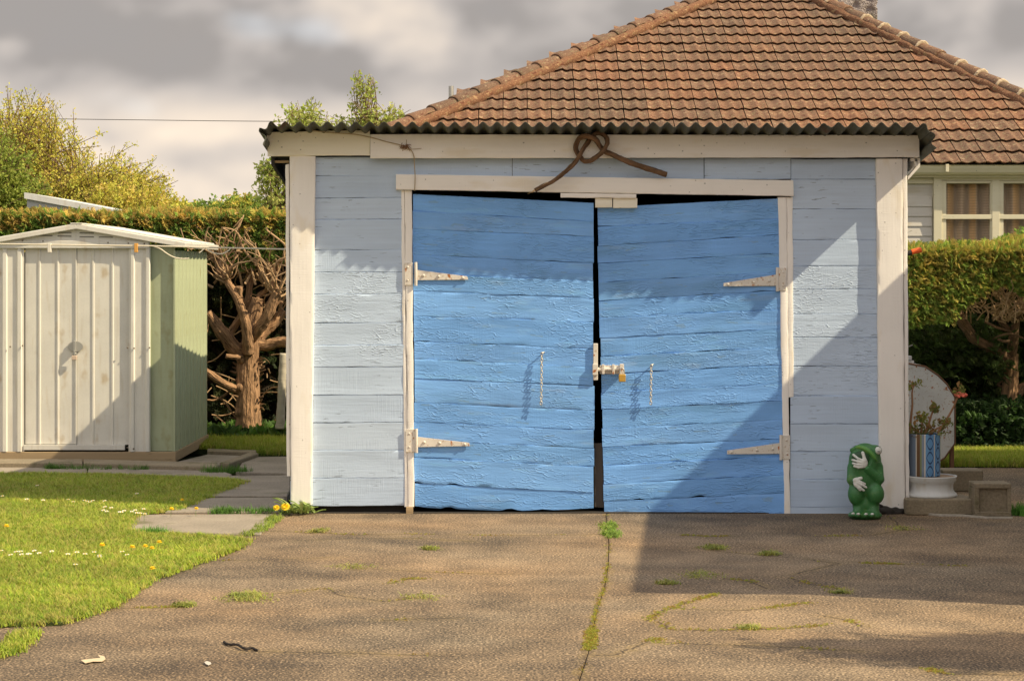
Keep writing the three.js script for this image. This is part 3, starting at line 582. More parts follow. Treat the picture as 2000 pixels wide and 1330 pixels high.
{ // string with a dry tangle on the fascia
  const z = 0.084, f = (x, y, d = 0) => V(FX(x, z), FY(y, z), z + d), st = thing('string', 'thin old string with a dry brown tangle tacked to the fascia', 'string', f(790, 287));
  part('cord', merge([tube([f(610, 255, 0.02), f(640, 259, 0.02), f(690, 262), f(722, 268, 0.006), f(755, 277, 0.004), f(790, 286, 0.006), f(803, 294, 0.004), f(808, 305, 0.006), f(809, 320, 0.0), f(810, 345, -0.03), f(809, 372, -0.035)], 0.0034, 5, 60), tube([f(796, 292, 0.006), f(823, 290, 0.008)], 0.002, 4), tube([f(793, 288, 0.008), f(794, 273, 0.016)], 0.002, 4)]), mat('old string', { c: [0.42, 0.32, 0.2], roughness: 0.9 }), st);
  const R = rng(8), L = []; for (let i = 0; i < 34; i++) { const a = f(783 + R() * 16, 283 + R() * 9, 0.004 + R() * 0.018), d = V((R() - 0.5) * 0.05, (R() - 0.5) * 0.025, (R() - 0.5) * 0.02); L.push(tube([a, a.clone().addScaledVector(d, 0.5).add(V(0, 0.006, 0.004)), a.clone().add(d)], 0.002, 4)); }
  part('tangle', merge(L), mat('dry fibre', { c: [0.25, 0.13, 0.07], roughness: 0.95 }), st);
}

// ---------------------------------------------------------------- metal garden shed
{
  const D = 18.26, z0 = DC - D, X = (px) => (px - 1000) * D / F, Y = (py) => EYE - (py - YH) * D / F;
  const xl = X(-40), xr = X(340), zb = z0 - 1.95, yb = Y(882), ye = Y(483);
  const shed = thing('garden_shed', 'small cream and green metal garden shed with double doors and a low gable', 'shed', V((xl + xr) / 2, 0, z0));
  const cream = mat('cream coated steel', { c: [0.76, 0.725, 0.645], map: steelTint, roughness: 0.42 }), green = mat('pale green coated steel', { c: [0.43, 0.47, 0.3], map: steelTint, roughness: 0.42 }), capM = mat('white steel flashing', { c: [0.76, 0.72, 0.64], map: steelTint, roughness: 0.4 });
  // sheet with ribs: the polyline of its cross-section from (a) to (b), standing from y0 to y1
  function sheet(pts, y0, y1, th = 0.002) {
    const pos = [], idx = [], n = pts.length, top = typeof y1 === 'function' ? y1 : () => y1;
    pts.forEach(([x, z], i) => { const a = pts[Math.max(0, i - 1)], b = pts[Math.min(n - 1, i + 1)], l = Math.hypot(b[0] - a[0], b[1] - a[1]), nx = -(b[1] - a[1]) / l, nz = (b[0] - a[0]) / l; for (const s of [0, -th]) pos.push(x + nx * s, y0, z + nz * s, x + nx * s, top(x), z + nz * s); });
    for (let i = 0; i < n - 1; i++) { const a = i * 4, b = a + 4; idx.push(a, b, a + 1, b, b + 1, a + 1, a + 2, a + 3, b + 2, b + 2, a + 3, b + 3, a + 1, b + 1, a + 3, b + 1, b + 3, a + 3); }
    const g = new THREE.BufferGeometry(); g.setAttribute('position', new THREE.Float32BufferAttribute(pos, 3)); g.setIndex(idx);
    return boxUV(g);
  }
  const ribs = (x0, x1, list, z, h, w = 0.013) => { const p = [[x0, z]]; for (const r of list) p.push([r - w - h * 0.6, z], [r - w, z + h], [r + w, z + h], [r + w + h * 0.6, z]); p.push([x1, z]); return p; };
  part('front_panel', sheet(ribs(xl, X(46), [X(8), X(37)], z0, 0.016, 0.014), yb, ye), cream, shed);
  part('front_panel', sheet(ribs(X(250), X(291), [X(258), X(288)], z0, 0.016, 0.011), yb, ye), cream, shed);
  part('front_panel', sheet([[X(291), z0 - 0.03], [X(292), z0 - 0.045], [X(336), z0 - 0.045], [xr, z0 - 0.02]], yb, ye), green, shed).userData.label = 'pale green corner panel';
  const dzr = z0 - 0.02;
  const dl = sub('door', shed), dr = sub('door', shed);
  part('leaf', sheet(ribs(X(47), X(147.6), [X(75), X(111)], dzr, 0.008, 0.006), Y(868), Y(484)), cream, dl);
  part('leaf', sheet(ribs(X(148.6), X(250), [X(180), X(218)], dzr, 0.008, 0.006), Y(869), Y(484)), cream, dr);
  part('edge', box(X(145.6), X(147.8), Y(868), Y(484), dzr - 0.004, dzr + 0.012, 0.002), cream, dl);
  part('kick_strip', box(X(45), X(243), Y(879), Y(869), z0 - 0.015, z0 + 0.012, 0.003), capM, shed);
  part('door_track', box(xl, X(291), Y(485), Y(470), z0 - 0.03, z0 + 0.028, 0.005), cream, shed);
  // gable with louvre vents
  { const s = new THREE.Shape([[xl, Y(470)], [X(288), Y(470)], [X(330), Y(472)], [X(150), Y(443)]].map(([x, y]) => new THREE.Vector2(x, y))); const g = new THREE.ExtrudeGeometry(s, { depth: 0.012, bevelEnabled: false }); g.translate(0, 0, z0 + 0.004); part('gable', boxUV(g), cream, shed);
    part('gable_seam', box(X(146.6), X(147.8), Y(470), Y(446), z0 + 0.014, z0 + 0.021, 0.001), cream, shed);
    for (const [a, b, y] of [[74, 102, 460], [112, 139, 454], [112, 139, 461], [155, 183, 455], [155, 183, 462.5], [193, 220, 463]]) { const v = tube([V(X(a), Y(y), z0 + 0.014), V(X(b), Y(y + 0.4), z0 + 0.014)], 0.006, 6, 2, true, false); part('vent', v, M.bolt2 ??= mat('vent slot', { c: [0.2, 0.19, 0.16], roughness: 0.7 }), shed); } }
  // sides and back
  const sideRibs = [[xr, z0 - 0.02]]; for (let i = 0; i < 9; i++) { const z = z0 - 0.1 - i * 0.212; sideRibs.push([xr, z + 0.012], [xr + 0.016, z], [xr, z - 0.012]); } sideRibs.push([xr, zb]);
  part('side_panel', sheet(sideRibs, yb, Y(489)), green, shed);
  part('side_panel', sheet([[xl, zb], [xl, z0]], yb, ye - 0.03), green, shed);
  part('back_panel', sheet([[xr, zb], [xl, zb]], yb, ye - 0.03), green, shed);
  part('corner_trim', box(xr - 0.012, xr + 0.006, yb, Y(489), z0 - 0.025, z0 - 0.004, 0.003), green, shed);
  // roof: two slopes with a thick pale edge
  const slope = (x0, y0, x1, y1) => { const w = Math.hypot(x1 - x0, y1 - y0), g = box(0, w, -0.045, 0, zb - 0.05, z0 + 0.06, 0.006), L = [g]; for (let i = 1; i < 9; i++) { const z = zb + i * 0.22; L.push(box(0.02, w - 0.01, 0, 0.014, z - 0.02, z + 0.02, 0.006)); } const m = merge(L); m.rotateZ(Math.atan2(y1 - y0, x1 - x0)); m.translate(x0, y0, 0); return m; };
  const px = X(150), py = Y(437);
  part('roof_sheet', slope(px + 0.001, py, X(364), Y(474)), capM, shed);
  part('roof_sheet', slope(X(-64), Y(474), px - 0.001, py), capM, shed);
  part('ridge_cap', merge([box(px - 0.05, px + 0.05, py - 0.004, py + 0.006, zb - 0.05, z0 + 0.063, 0.004)]), capM, shed);
  // timber base
  part('base_timber', box(xl - 0.02, xr + 0.012, 0.012, yb - 0.002, z0 - 0.03, z0 + 0.012, 0.006, false, 3), M.timber, shed);
  part('base_timber', box(xr - 0.035, xr + 0.012, 0.012, yb - 0.002, zb - 0.02, z0 - 0.033, 0.006, false, 5), M.timber, shed);
  part('floor', box(xl, xr - 0.04, 0.02, yb - 0.01, zb, z0 - 0.04), M.dark, shed);
  // latch
  { const c = V(X(145.5), Y(677), dzr + 0.012), e = new THREE.CylinderGeometry(0.045, 0.045, 0.006, 18); e.rotateX(Math.PI / 2); e.scale(1.45, 1, 1); e.translate(c.x, c.y, c.z);
    part('latch', merge([boxUV(e), box(c.x - 0.012, c.x + 0.008, c.y - 0.045, c.y + 0.052, c.z, c.z + 0.035, 0.004), box(c.x - 0.006, c.x + 0.004, c.y - 0.075, c.y - 0.03, c.z + 0.03, c.z + 0.04, 0.003)]), M.steel, shed);
    const lock = thing('padlock', 'small pale padlock on the latch of the cream shed doors', 'padlock', V(c.x, c.y - 0.1, c.z + 0.03));
    part('body', box(c.x - 0.024, c.x + 0.02, c.y - 0.112, c.y - 0.075, c.z + 0.02, c.z + 0.04, 0.005), mat('pale enamel', { c: [0.62, 0.47, 0.36], roughness: 0.5 }), lock);
    part('shackle', tube([V(c.x - 0.014, c.y - 0.078, c.z + 0.03), V(c.x - 0.012, c.y - 0.058, c.z + 0.032), V(c.x, c.y - 0.052, c.z + 0.034), V(c.x + 0.012, c.y - 0.058, c.z + 0.032), V(c.x + 0.012, c.y - 0.078, c.z + 0.03)], 0.004, 6), M.steel, lock); }
  // screws
  { const L = []; for (const [x, y] of [[20, 677], [44, 675], [249, 679], [262, 680], [292, 679], [12, 469], [44, 470], [84, 471], [211, 474], [251, 475], [282, 476], [249, 874], [261, 876]]) { const b = new THREE.SphereGeometry(0.008, 6, 4); b.translate(X(x), Y(y), z0 + 0.026); L.push(boxUV(b)); } part('screw', merge(L), mat('dull screw', { c: [0.2, 0.16, 0.12], roughness: 0.7 }), shed); }
}
{ // clothes line across the front of the shed
  const p = (x, y, D = 16.1) => at(x, y, D), line = thing('clothes_line', 'pale sagging clothes line running from shed front to garage corner', 'clothes line', p(200, 477));
  part('cord', tube([p(-120, 472), p(0, 476.5), p(95, 478), p(200, 479.5), p(296, 480.5), p(400, 483.2), p(480, 485), p(568, 487)], 0.0056, 6, 80), M.rope, line);
  part('loose_end', tube([p(296, 480), p(312, 486), p(326, 496), p(340, 503), p(355, 505.5), p(368, 505)], 0.0052, 6, 30), M.rope, line);
  part('loose_end', tube([p(400, 483), p(391, 492), p(388, 494)], 0.005, 6, 10), M.rope, line);
  part('loose_end', tube([p(400, 483.5), p(408, 490), p(420, 495), p(434, 495.5), p(446, 489), p(450, 484)], 0.005, 6, 24), M.rope, line);
  const peg = (x, y, c, label) => { const q = p(x, y), g = thing('clothes_peg', label, 'clothes peg', q); for (const s of [-1, 1]) part('prong', box(q.x - 0.013, q.x + 0.013, q.y - 0.042, q.y + 0.026, q.z + s * 0.009 - 0.0055, q.z + s * 0.009 + 0.0055, 0.003), mat('peg plastic', { c, roughness: 0.5 }), g); };
  peg(95.5, 482, [0.78, 0.72, 0.62], 'white clothes peg clipped on the line before the shed doors'); peg(265, 482, [0.72, 0.36, 0.08], 'orange clothes peg on the line at the shed corner');
}

// ---------------------------------------------------------------- neighbouring house with the tiled hip roof
{
  const D0 = 26, ze = DC - D0, ye = EYE + 208 * D0 / F, T = 0.508, xa = -2.35, xb = 7.82, kb = 0.648, th = Math.atan(T), QM = 6.1;
  const house = thing('house', 'cream weatherboard house with a brown tiled hip roof behind the garage', 'house', V((xa + xb) / 2, 0, ze - 6));
  const roof = sub('roof', house), tiles = [0, 1, 2, 3, 4, 5].map((i) => mat('brown concrete tile', { c: [[0.8, 0.84, 0.86], [0.9, 0.9, 0.9], [1, 1, 1], [1.02, 0.98, 0.94], [1.1, 1.02, 0.94], [1.16, 1.0, 0.88]][i], map: tileTint, bumpMap: bumpStone, bumpScale: 0.006, roughness: 0.9 }));
  const pitch = 0.308, ex = 0.336, len = 0.4, R = rng(17);
  // one tile: two shallow pans with a roll between, its front edge thick; x across, z down the slope
  const tileGeo = (ou, ov) => {
    const N = 14, prof = []; for (let i = 0; i <= N; i++) { const u = i / N, w = u < 0.5 ? u * 2 : u * 2 - 1, pan = 0.017 * Math.pow(Math.abs(Math.cos(Math.PI * w)), 1.8), roll = Math.exp(-Math.pow((u - 0.56) / 0.07, 2)) * 0.012; prof.push([u * (pitch - 0.009), pan + roll + (u > 0.985 ? -0.006 : 0)]); }
    const pos = [], uv = [], idx = [], rows = [[-len, -0.004, 0], [-0.01, 0.038, 0], [0, 0.035, -0.003], [-0.035, 0.004, -0.003]];
    rows.forEach(([z, lift, d]) => prof.forEach(([x, y]) => { pos.push(x - pitch / 2, y + lift + d, z); uv.push(x + ou, z + lift + ov); }));
    const n = N + 1; for (let r = 0; r < rows.length - 1; r++) for (let i = 0; i < N; i++) { const a = r * n + i; idx.push(a, a + n, a + 1, a + 1, a + n, a + n + 1); }
    for (const s of [0, N]) idx.push(s, n + s, 3 * n + s);
    const g = new THREE.BufferGeometry(); g.setAttribute('position', new THREE.Float32BufferAttribute(pos, 3)); g.setAttribute('uv', new THREE.Float32BufferAttribute(uv, 2)); g.setIndex(idx);
    return fin(toCreasedNormals(g, 0.9));
  };
  const geos = Array.from({ length: 10 }, () => tileGeo(R() * 1.4, R() * 1.4)), list = [];
  const hipL = (q) => xa + q, hipR = (q) => xb - kb * q;
  for (let r = 0; r < 21; r++) {
    const q = r * ex * Math.cos(th), y = ye + q * T, z = ze - q;
    for (let i = -1; i < 36; i++) {
      const x = xa - 0.07 + i * pitch, qm = q + 0.2;
      if (x < hipL(qm) - 0.22 || x > hipR(qm) + 0.08) continue;
      const D = DC - z, px = 1000 + F * x / D, py = YH - F * (y - EYE) / D;
      list.push({ x, y, z, seen: px > 780 && px < 2030 && py > -12 && (py < 262 || px > 1790), D });
    }
  }
  list.sort((a, b) => (b.seen - a.seen) || (a.D - b.D));
  const rest = [], b0 = base.get(house), mx = new THREE.Matrix4();
  list.forEach((t, i) => {
    const g = geos[Math.floor(R() * 10)], mm = tiles[clamp(Math.floor(3 + 7 * fbm3(t.x * 0.55, t.y * 1.1, 3.3, 3) + (R() - 0.5) * 4.2), 0, 5)], e = new THREE.Euler(th + (R() - 0.5) * 0.012, (R() - 0.5) * 0.018, (R() - 0.5) * 0.014), p = V(t.x + (R() - 0.5) * 0.005, t.y + (R() - 0.5) * 0.005, t.z + (R() - 0.5) * 0.01);
    if (i < 300) { const o = mesh(g, mm); o.name = 'tile'; o.rotation.copy(e); o.position.copy(p).sub(b0); roof.add(o); }
    else { const c = g.clone(); c.applyMatrix4(mx.makeRotationFromEuler(e).setPosition(p)); rest.push(c); }
  });
  part('tiles', merge(rest), tiles[0], roof).userData.kind = 'stuff';
  // sheeting below the tiles and the other three slopes
  const pk = V((hipL(QM) + hipR(QM)) / 2, ye + QM * T, ze - QM), zb = ze - 2 * QM, dn = (p) => V(p.x, p.y - 0.03, p.z), A = V(xa, ye, ze), B = V(xb, ye, ze), C = V(xb, ye, zb), E = V(xa, ye, zb), L1 = V(hipL(QM), pk.y, pk.z), L2 = V(hipR(QM), pk.y, pk.z);
  const poly = (pts) => { const pos = []; for (let i = 1; i < pts.length - 1; i++) pos.push(...[pts[0], pts[i], pts[i + 1]].flatMap((p) => [p.x, p.y, p.z])); const g = new THREE.BufferGeometry(); g.setAttribute('position', new THREE.Float32BufferAttribute(pos, 3)); return boxUV(g); };
  part('sarking', poly([dn(A), dn(B), dn(L2), dn(L1)]), M.dark, roof);
  part('side_slope', poly([E, A, L1]), tiles[0], roof); part('side_slope', poly([B, C, L2]), tiles[0], roof); part('back_slope', poly([C, E, L1, L2]), tiles[0], roof);
  // hip tiles bedded in mortar
  const mortar = mat('pale mortar', { c: [0.62, 0.5, 0.36], map: concreteTint, roughness: 0.95 }), bed = mat('mossy mortar bed', { c: [1.15, 1.0, 0.85], map: tileTint, bumpMap: bumpStone, bumpScale: 0.012, roughness: 0.95 });
  const hip = (a, b, white) => {
    const d = b.clone().sub(a), n = Math.floor(d.length() / 0.405), u = d.clone().normalize();
    const upv = V(0, 1, 0).sub(u.clone().multiplyScalar(u.y)).normalize(), sd = u.clone().cross(upv);
    { const L = []; for (const s of [-1, 1]) L.push(tube([a.clone().addScaledVector(sd, s * 0.12).addScaledVector(upv, 0.0), a.clone().lerp(b, 0.5).addScaledVector(sd, s * 0.12).addScaledVector(upv, 0.0), b.clone().addScaledVector(sd, s * 0.12).addScaledVector(upv, 0.03)], (t, an, l) => 0.062 * (1 + 0.35 * n3(l * 5, an, s) + 0.15 * n3(l * 17, an * 2, s)), 8, 90)); part('mortar_bed', merge(L), bed, roof); }
    for (let i = 0; i < n; i++) {
      const p = a.clone().addScaledVector(u, i * 0.405), pos = [], idx = [], uv = [], K = 10, o = R() * 3;
      [[-0.02, 0.118], [0.0, 0.128], [0.05, 0.124], [0.43, 0.092]].forEach(([s, r]) => { for (let k = 0; k <= K; k++) { const an = Math.PI * (k / K), w = p.clone().addScaledVector(u, s).addScaledVector(sd, Math.cos(an) * r).addScaledVector(upv, 0.035 + Math.sin(an) * r * 0.82); pos.push(w.x, w.y, w.z); uv.push(k / K * 0.45 + o, s + o); } });
      for (let r = 0; r < 3; r++) for (let k = 0; k < K; k++) { const q = r * (K + 1) + k; idx.push(q, q + 1, q + K + 1, q + 1, q + K + 2, q + K + 1); }
      const c = pos.length / 3; pos.push(...p.clone().addScaledVector(u, -0.02).addScaledVector(upv, 0.03).toArray()); uv.push(o, o); for (let k = 0; k < K; k++) idx.push(c, k + 1, k);
      const g = new THREE.BufferGeometry(); g.setAttribute('position', new THREE.Float32BufferAttribute(pos, 3)); g.setAttribute('uv', new THREE.Float32BufferAttribute(uv, 2)); g.setIndex(idx);
      part('hip_tile', fin(toCreasedNormals(g, 0.9)), tiles[Math.floor(R() * 4)], roof);
      if (white && i > 2 && R() < 0.86) { const m = sdf((q) => Math.max(Math.abs(q.clone().sub(p).dot(u) + 0.018) - 0.02, Math.hypot(q.clone().sub(p).dot(sd) * 1, (q.clone().sub(p).dot(upv) - 0.035) * 1.15) - 0.128 - 0.012 * n3(q.x * 20, q.y * 20, q.z * 20)), p.clone().subScalar(0.17), p.clone().addScalar(0.17), 0.018); part('mortar', fin(m), mortar, roof); }
    }
  };
  hip(A.clone().add(V(0, 0.02, 0)), L1, false); hip(B.clone().add(V(0, -0.005, 0)), L2.clone().add(V(0, -0.01, 0)), true);
  // eaves: ogee gutter, soffit, fascia
  const cream = mat('cream house paint', { c: [0.74, 0.68, 0.5], map: whiteTint, roughness: 0.55 }), wallM = mat('grey white weatherboard', { c: [0.62, 0.58, 0.52], map: whiteTint, bumpMap: bumpFine, bumpScale: 0.001, roughness: 0.6 });
  { const s = new THREE.Shape([[0.02, 0.0], [0.0, -0.012], [-0.022, -0.03], [-0.02, -0.06], [-0.06, -0.11], [-0.14, -0.12], [-0.14, 0.0], [-0.128, 0.0], [-0.128, -0.1], [-0.03, -0.09], [-0.0, -0.03], [0.01, 0.0]].map(([z, y]) => new THREE.Vector2(-z, y))); const g = new THREE.ExtrudeGeometry(s, { depth: xb - xa + 0.1, bevelEnabled: false }); g.rotateY(Math.PI / 2); g.translate(xa - 0.05, ye - 0.005, ze + 0.07); part('gutter', boxUV(g), cream, house);
    part('gutter_clip', box(X26(1845, D0), X26(1845, D0) + 0.04, ye - 0.09, ye + 0.004, ze + 0.085, ze + 0.1), cream, house); }
  function X26(px, D) { return (px - 1000) * D / F; }
  const zw = ze - 0.14, Dw = DC - zw, XW = (px) => (px - 1000) * Dw / F, YW = (py) => EYE - (py - YH) * Dw / F;
  part('soffit', box(xa + 0.1, xb - 0.1, ye - 0.15, ye - 0.125, zw - 0.1, ze - 0.06), cream, house);
  part('wall', box(xa + 0.45, XW(1826), 0, ye - 0.152, zw - 0.2, zw - 0.04), wallM, house); part('wall', box(XW(2190), xb - 0.45, 0, ye - 0.152, zw - 0.2, zw - 0.04), wallM, house); part('wall', box(XW(1826), XW(2190), 0, YW(565), zw - 0.2, zw - 0.04), wallM, house); part('wall', box(XW(1826), XW(2190), YW(344), ye - 0.152, zw - 0.2, zw - 0.04), wallM, house); part('room', box(XW(1826), XW(2190), YW(565), YW(344), zw - 1.2, zw - 1.15), M.dark, house);
  for (let i = 0; i < 15; i++) { const y0 = 0.4 + i * 0.12 + 0.34; if (y0 + 0.12 > ye - 0.15) break; const g = box(xa + 0.45, XW(1822), y0, y0 + 0.125, zw - 0.04, zw - 0.012, 0.002), p = g.attributes.position; for (let k = 0; k < p.count; k++) if (p.getY(k) > y0 + 0.06) p.setZ(k, p.getZ(k) - 0.014); g.computeVertexNormals(); part('weatherboard', g, wallM, house); }
  part('frieze', box(xa + 0.4, xb - 0.4, ye - 0.22, ye - 0.153, zw - 0.06, zw + 0.0), cream, house);
  const win = sub('window', house), curtain = tex(256, 256, [0.8, 0.8], (u, v) => { const s = 0.5 + 0.5 * Math.sin(u * Math.PI * 2 * 5 + NA(u * 4, v * 4, 4, 4)), w = 0.5 + 0.5 * Math.sin(v * Math.PI * 2 * 24), o = sstep(0.3, 0.9, Math.sin(u * Math.PI * 2 * 3 + 1)); const k = 0.55 + 0.5 * s * (0.5 + 0.5 * w); return [lerp(0.52, 0.68, o) * k, lerp(0.38, 0.42, o) * k, lerp(0.26, 0.2, o) * k]; }, true);
  const fr = (a, b, c, d, z1 = 0.03) => box(XW(a), XW(b), YW(d), YW(c), zw - 0.05, zw + z1, 0.004);
  part('frame', merge([fr(1824, 1840, 346, 560, 0.035), fr(1840, 2200, 346, 352, 0.028), fr(1938, 1953, 352, 560, 0.03), fr(2046, 2060, 352, 560, 0.03), fr(1824, 2200, 560, 570, 0.05)]), cream, win);
  const sash = (a, b) => {
    part('sash', merge([fr(a, a + 9, 353, 427, 0.018), fr(b - 9, b, 353, 427, 0.018), fr(a + 9, b - 9, 353, 358, 0.016), fr(a, b, 419, 428, 0.026), fr(a, a + 9, 428.5, 558, 0.01), fr(b - 9, b, 428.5, 558, 0.01)]), cream, win);
    const glass = new THREE.MeshPhysicalMaterial({ color: 0xffffff, roughness: 0.03, transmission: 1, thickness: 0, ior: 1.5 }); glass.name = 'window glass';
    part('pane', box(XW(a + 8), XW(b - 8), YW(420), YW(357), zw - 0.03, zw - 0.026, 0.001), glass, win); part('pane', box(XW(a + 8), XW(b - 8), YW(556), YW(427), zw - 0.036, zw - 0.032, 0.001), glass, win);
  };
  sash(1840, 1944); sash(1952, 2046);
  { const g = new THREE.PlaneGeometry(XW(2185) - XW(1832), YW(345) - YW(570), 160, 1), p = g.attributes.position; for (let i = 0; i < p.count; i++) p.setZ(i, 0.018 * Math.sin(p.getX(i) * 38) + 0.012 * Math.sin(p.getX(i) * 71 + 1)); g.computeVertexNormals(); g.translate((XW(2185) + XW(1832)) / 2, (YW(345) + YW(570)) / 2, zw - 0.1); const c = new THREE.MeshStandardMaterial({ map: curtain, roughness: 0.95, side: THREE.DoubleSide }); c.name = 'plaid curtain'; const f = fin(g), q = f.attributes.position, uv = f.attributes.uv; for (let i = 0; i < q.count; i++) uv.setXY(i, q.getX(i), q.getY(i)); part('curtain', f, c, win); }
  // chimney, flue
  const cz = DC - 32.4, k = 32.4 / F, ch = mat('rough cast stone', { c: [0.36, 0.32, 0.32], map: concreteTint, bumpMap: resized(bumpStone, 1.4), bumpScale: 0.05, roughness: 1 });
  { const g = sdf((p) => { const dx = Math.abs(p.x - 648 * k) - 54 * k, dzz = Math.abs(p.z - cz) - 0.36; return Math.max(dx, dzz, Math.abs(p.y - 5.2) - 1.5) - 0.025 + 0.05 * n3(p.x * 11, p.y * 11, p.z * 11); }, V(592 * k, 3.7, cz - 0.4), V(710 * k, 6.7, cz + 0.4), 0.045); part('chimney', fin(g), ch, house); }
  const fl = at(881, 168, 30.5), flue = merge([tube([V(fl.x, fl.y - 0.8, fl.z), fl], 0.036, 12, 2, true, false), tube([V(fl.x + 0.045, fl.y - 0.34, fl.z), V(fl.x + 0.045, fl.y - 0.16, fl.z)], 0.018, 8, 2, true, false)]);
  part('flue', flue, M.steel, house);
}
{ // the outbuilding beside the driveway whose shadow lies across the garage
  const H = 3.2, b = thing('outbuilding', 'weatherboard outbuilding beside the driveway that shades the garage front', 'outbuilding', V(6, 0, 0.8));
  const e0 = [3.9, 4.72], e1 = [4.58, -3.15], ux = e0[0] - e1[0], uz = e0[1] - e1[1], xAt = (z) => lerp(e1[0], e0[0], (z - e1[1]) / uz), L = [];
  for (let i = 0; i < 20; i++) { const y = i * 0.15, s = new THREE.Shape([[xAt(4.6) + 0.3, 4.6], [8.4, 4.6], [8.4, -2.95], [xAt(-2.95) + 0.3, -2.95]].map(([x, z]) => new THREE.Vector2(x, -z))), g = new THREE.ExtrudeGeometry(s, { depth: 0.145, bevelEnabled: true, bevelSize: 0.008, bevelThickness: 0.003, bevelSegments: 1 }); g.rotateX(-Math.PI / 2); g.translate(0, y, 0); L.push(boxUV(g)); }
  part('wall', merge(L), mat('pale outbuilding wall', { c: [0.5, 0.47, 0.42], map: whiteTint, roughness: 0.7 }), b).userData.kind = 'stuff';
  const s = new THREE.Shape([[e0[0], e0[1]], [8.7, 5.0], [8.7, -3.3], [e1[0], e1[1]]].map(([x, z]) => new THREE.Vector2(x, -z))), g = new THREE.ExtrudeGeometry(s, { depth: 0.14, bevelEnabled: false }); g.rotateX(-Math.PI / 2); g.translate(0, H - 0.14, 0);
  part('roof', boxUV(g), M.iron, b);
}
{ // neighbour's white roof edge over the hedge
  const D = 27, p = (x, y, d = 0) => at(x, y, D + d), a = p(48, 376), c = p(240, 412), n = thing('white_roof', 'white metal roof edge showing over the hedge behind the shed', 'roof', p(140, 420));
  const W = mat('white roof metal', { c: [0.76, 0.75, 0.72], map: steelTint, roughness: 0.5 });
  const bar = (a0, c0, h, d0, d1, m, name) => { const g = new THREE.BufferGeometry(), f = (q, y, z) => [q.x, q.y + y, q.z + z], v = [f(a0, 0, d0), f(c0, 0, d0), f(c0, -h, d0), f(a0, -h, d0), f(a0, 0, d1), f(c0, 0, d1), f(c0, -h, d1), f(a0, -h, d1)], id = [0, 3, 1, 1, 3, 2, 4, 5, 7, 5, 6, 7, 0, 1, 4, 1, 5, 4, 3, 7, 2, 2, 7, 6, 0, 4, 3, 3, 4, 7, 1, 2, 5, 2, 6, 5]; g.setAttribute('position', new THREE.Float32BufferAttribute(v.flat(), 3)); g.setIndex(id); part(name, boxUV(g), m, n); };
  bar(a, c, 0.075, 0.06, -3, W, 'roof_sheet'); bar(p(52, 384, 0), p(236, 420, 0), 0.14, 0.02, -0.02, mat('grey barge', { c: [0.5, 0.5, 0.48], roughness: 0.6 }), 'barge_board');
  bar(p(60, 398, 0.3), p(240, 432, 0.3), 1.6, 0.0, -2.8, wallGrey(), 'wall');
  function wallGrey() { return mat('grey wall', { c: [0.4, 0.38, 0.34], roughness: 0.8 }); }
}
{ // thin overhead wire
  const g = tube([at(-300, 229, 44), at(0, 231, 44), at(250, 234, 44), at(540, 237, 44), at(900, 236, 44)], 0.007, 5, 40);
  solo('overhead_wire', 'thin dark overhead wire crossing the cloudy sky above the shed', 'wire', g, M.dark, at(300, 234, 44));
}

// ---------------------------------------------------------------- plants: shared leaf shapes
function quadLeaf(L, n, spreadA, spreadR, seed) {    // a small cluster of folded leaves round the origin
  const R = rng(seed), pos = [];
  for (let i = 0; i < n; i++) {
    const q = new THREE.Quaternion().setFromEuler(new THREE.Euler((R() - 0.5) * spreadA, R() * 6.28, (R() - 0.5) * spreadA)), o = V((R() - 0.5) * spreadR, (R() - 0.5) * spreadR, (R() - 0.5) * spreadR), l = L * (0.7 + 0.6 * R()), w = l * 0.3;
    const P = [V(0, 0, 0), V(-w, l * 0.5, 0.08 * l), V(0, l * 0.48, -0.06 * l), V(w, l * 0.5, 0.08 * l), V(0, l, 0)].map((p) => p.applyQuaternion(q).add(o));
    for (const [a, b, c] of [[0, 2, 1], [1, 2, 4], [0, 3, 2], [2, 3, 4]]) pos.push(...P[a].toArray(), ...P[b].toArray(), ...P[c].toArray());
  }
  const g = new THREE.BufferGeometry(); g.setAttribute('position', new THREE.Float32BufferAttribute(pos, 3)); g.computeVertexNormals(); return g;
}
function frond(seed) {                               // flat conifer spray about 1 long, pointing +y
  const R = rng(seed), pos = [], tri = (a, b, c) => pos.push(...a, ...b, ...c), leaf = (x, y, dx, dy, w, z) => { const l = Math.hypot(dx, dy), nx = -dy / l * w, ny = dx / l * w; tri([x, y, z], [x + dx * 0.5 + nx, y + dy * 0.5 + ny, z + 0.02], [x + dx, y + dy, z - 0.05]); tri([x, y, z], [x + dx, y + dy, z - 0.05], [x + dx * 0.5 - nx, y + dy * 0.5 - ny, z + 0.02]); };
  leaf(0, 0, 0.02, 1, 0.05, 0);
  for (let i = 0; i < 5; i++) for (const s of [-1, 1]) { const y = 0.12 + i * 0.16, l = 0.42 * (1 - i * 0.13) * (0.8 + 0.4 * R()); leaf(0, y, s * l * 0.78, l * 0.75, 0.05, (R() - 0.5) * 0.1); if (i < 3) leaf(s * l * 0.35, y + l * 0.33, s * l * 0.25, l * 0.5, 0.035, (R() - 0.5) * 0.1); }
  const g = new THREE.BufferGeometry(); g.setAttribute('position', new THREE.Float32BufferAttribute(pos, 3)); g.computeVertexNormals(); return g;
}
const tint = (R, cols, j = 0.25) => { const c = cols[Math.floor(R() * cols.length)], k = 1 - j + 2 * j * R(); return rgb(c[0] * k, c[1] * k, c[2] * k); };
const rndDir = (R) => { const z = R() * 2 - 1, a = R() * 6.2832, s = Math.sqrt(1 - z * z); return V(Math.cos(a) * s, z, Math.sin(a) * s); };

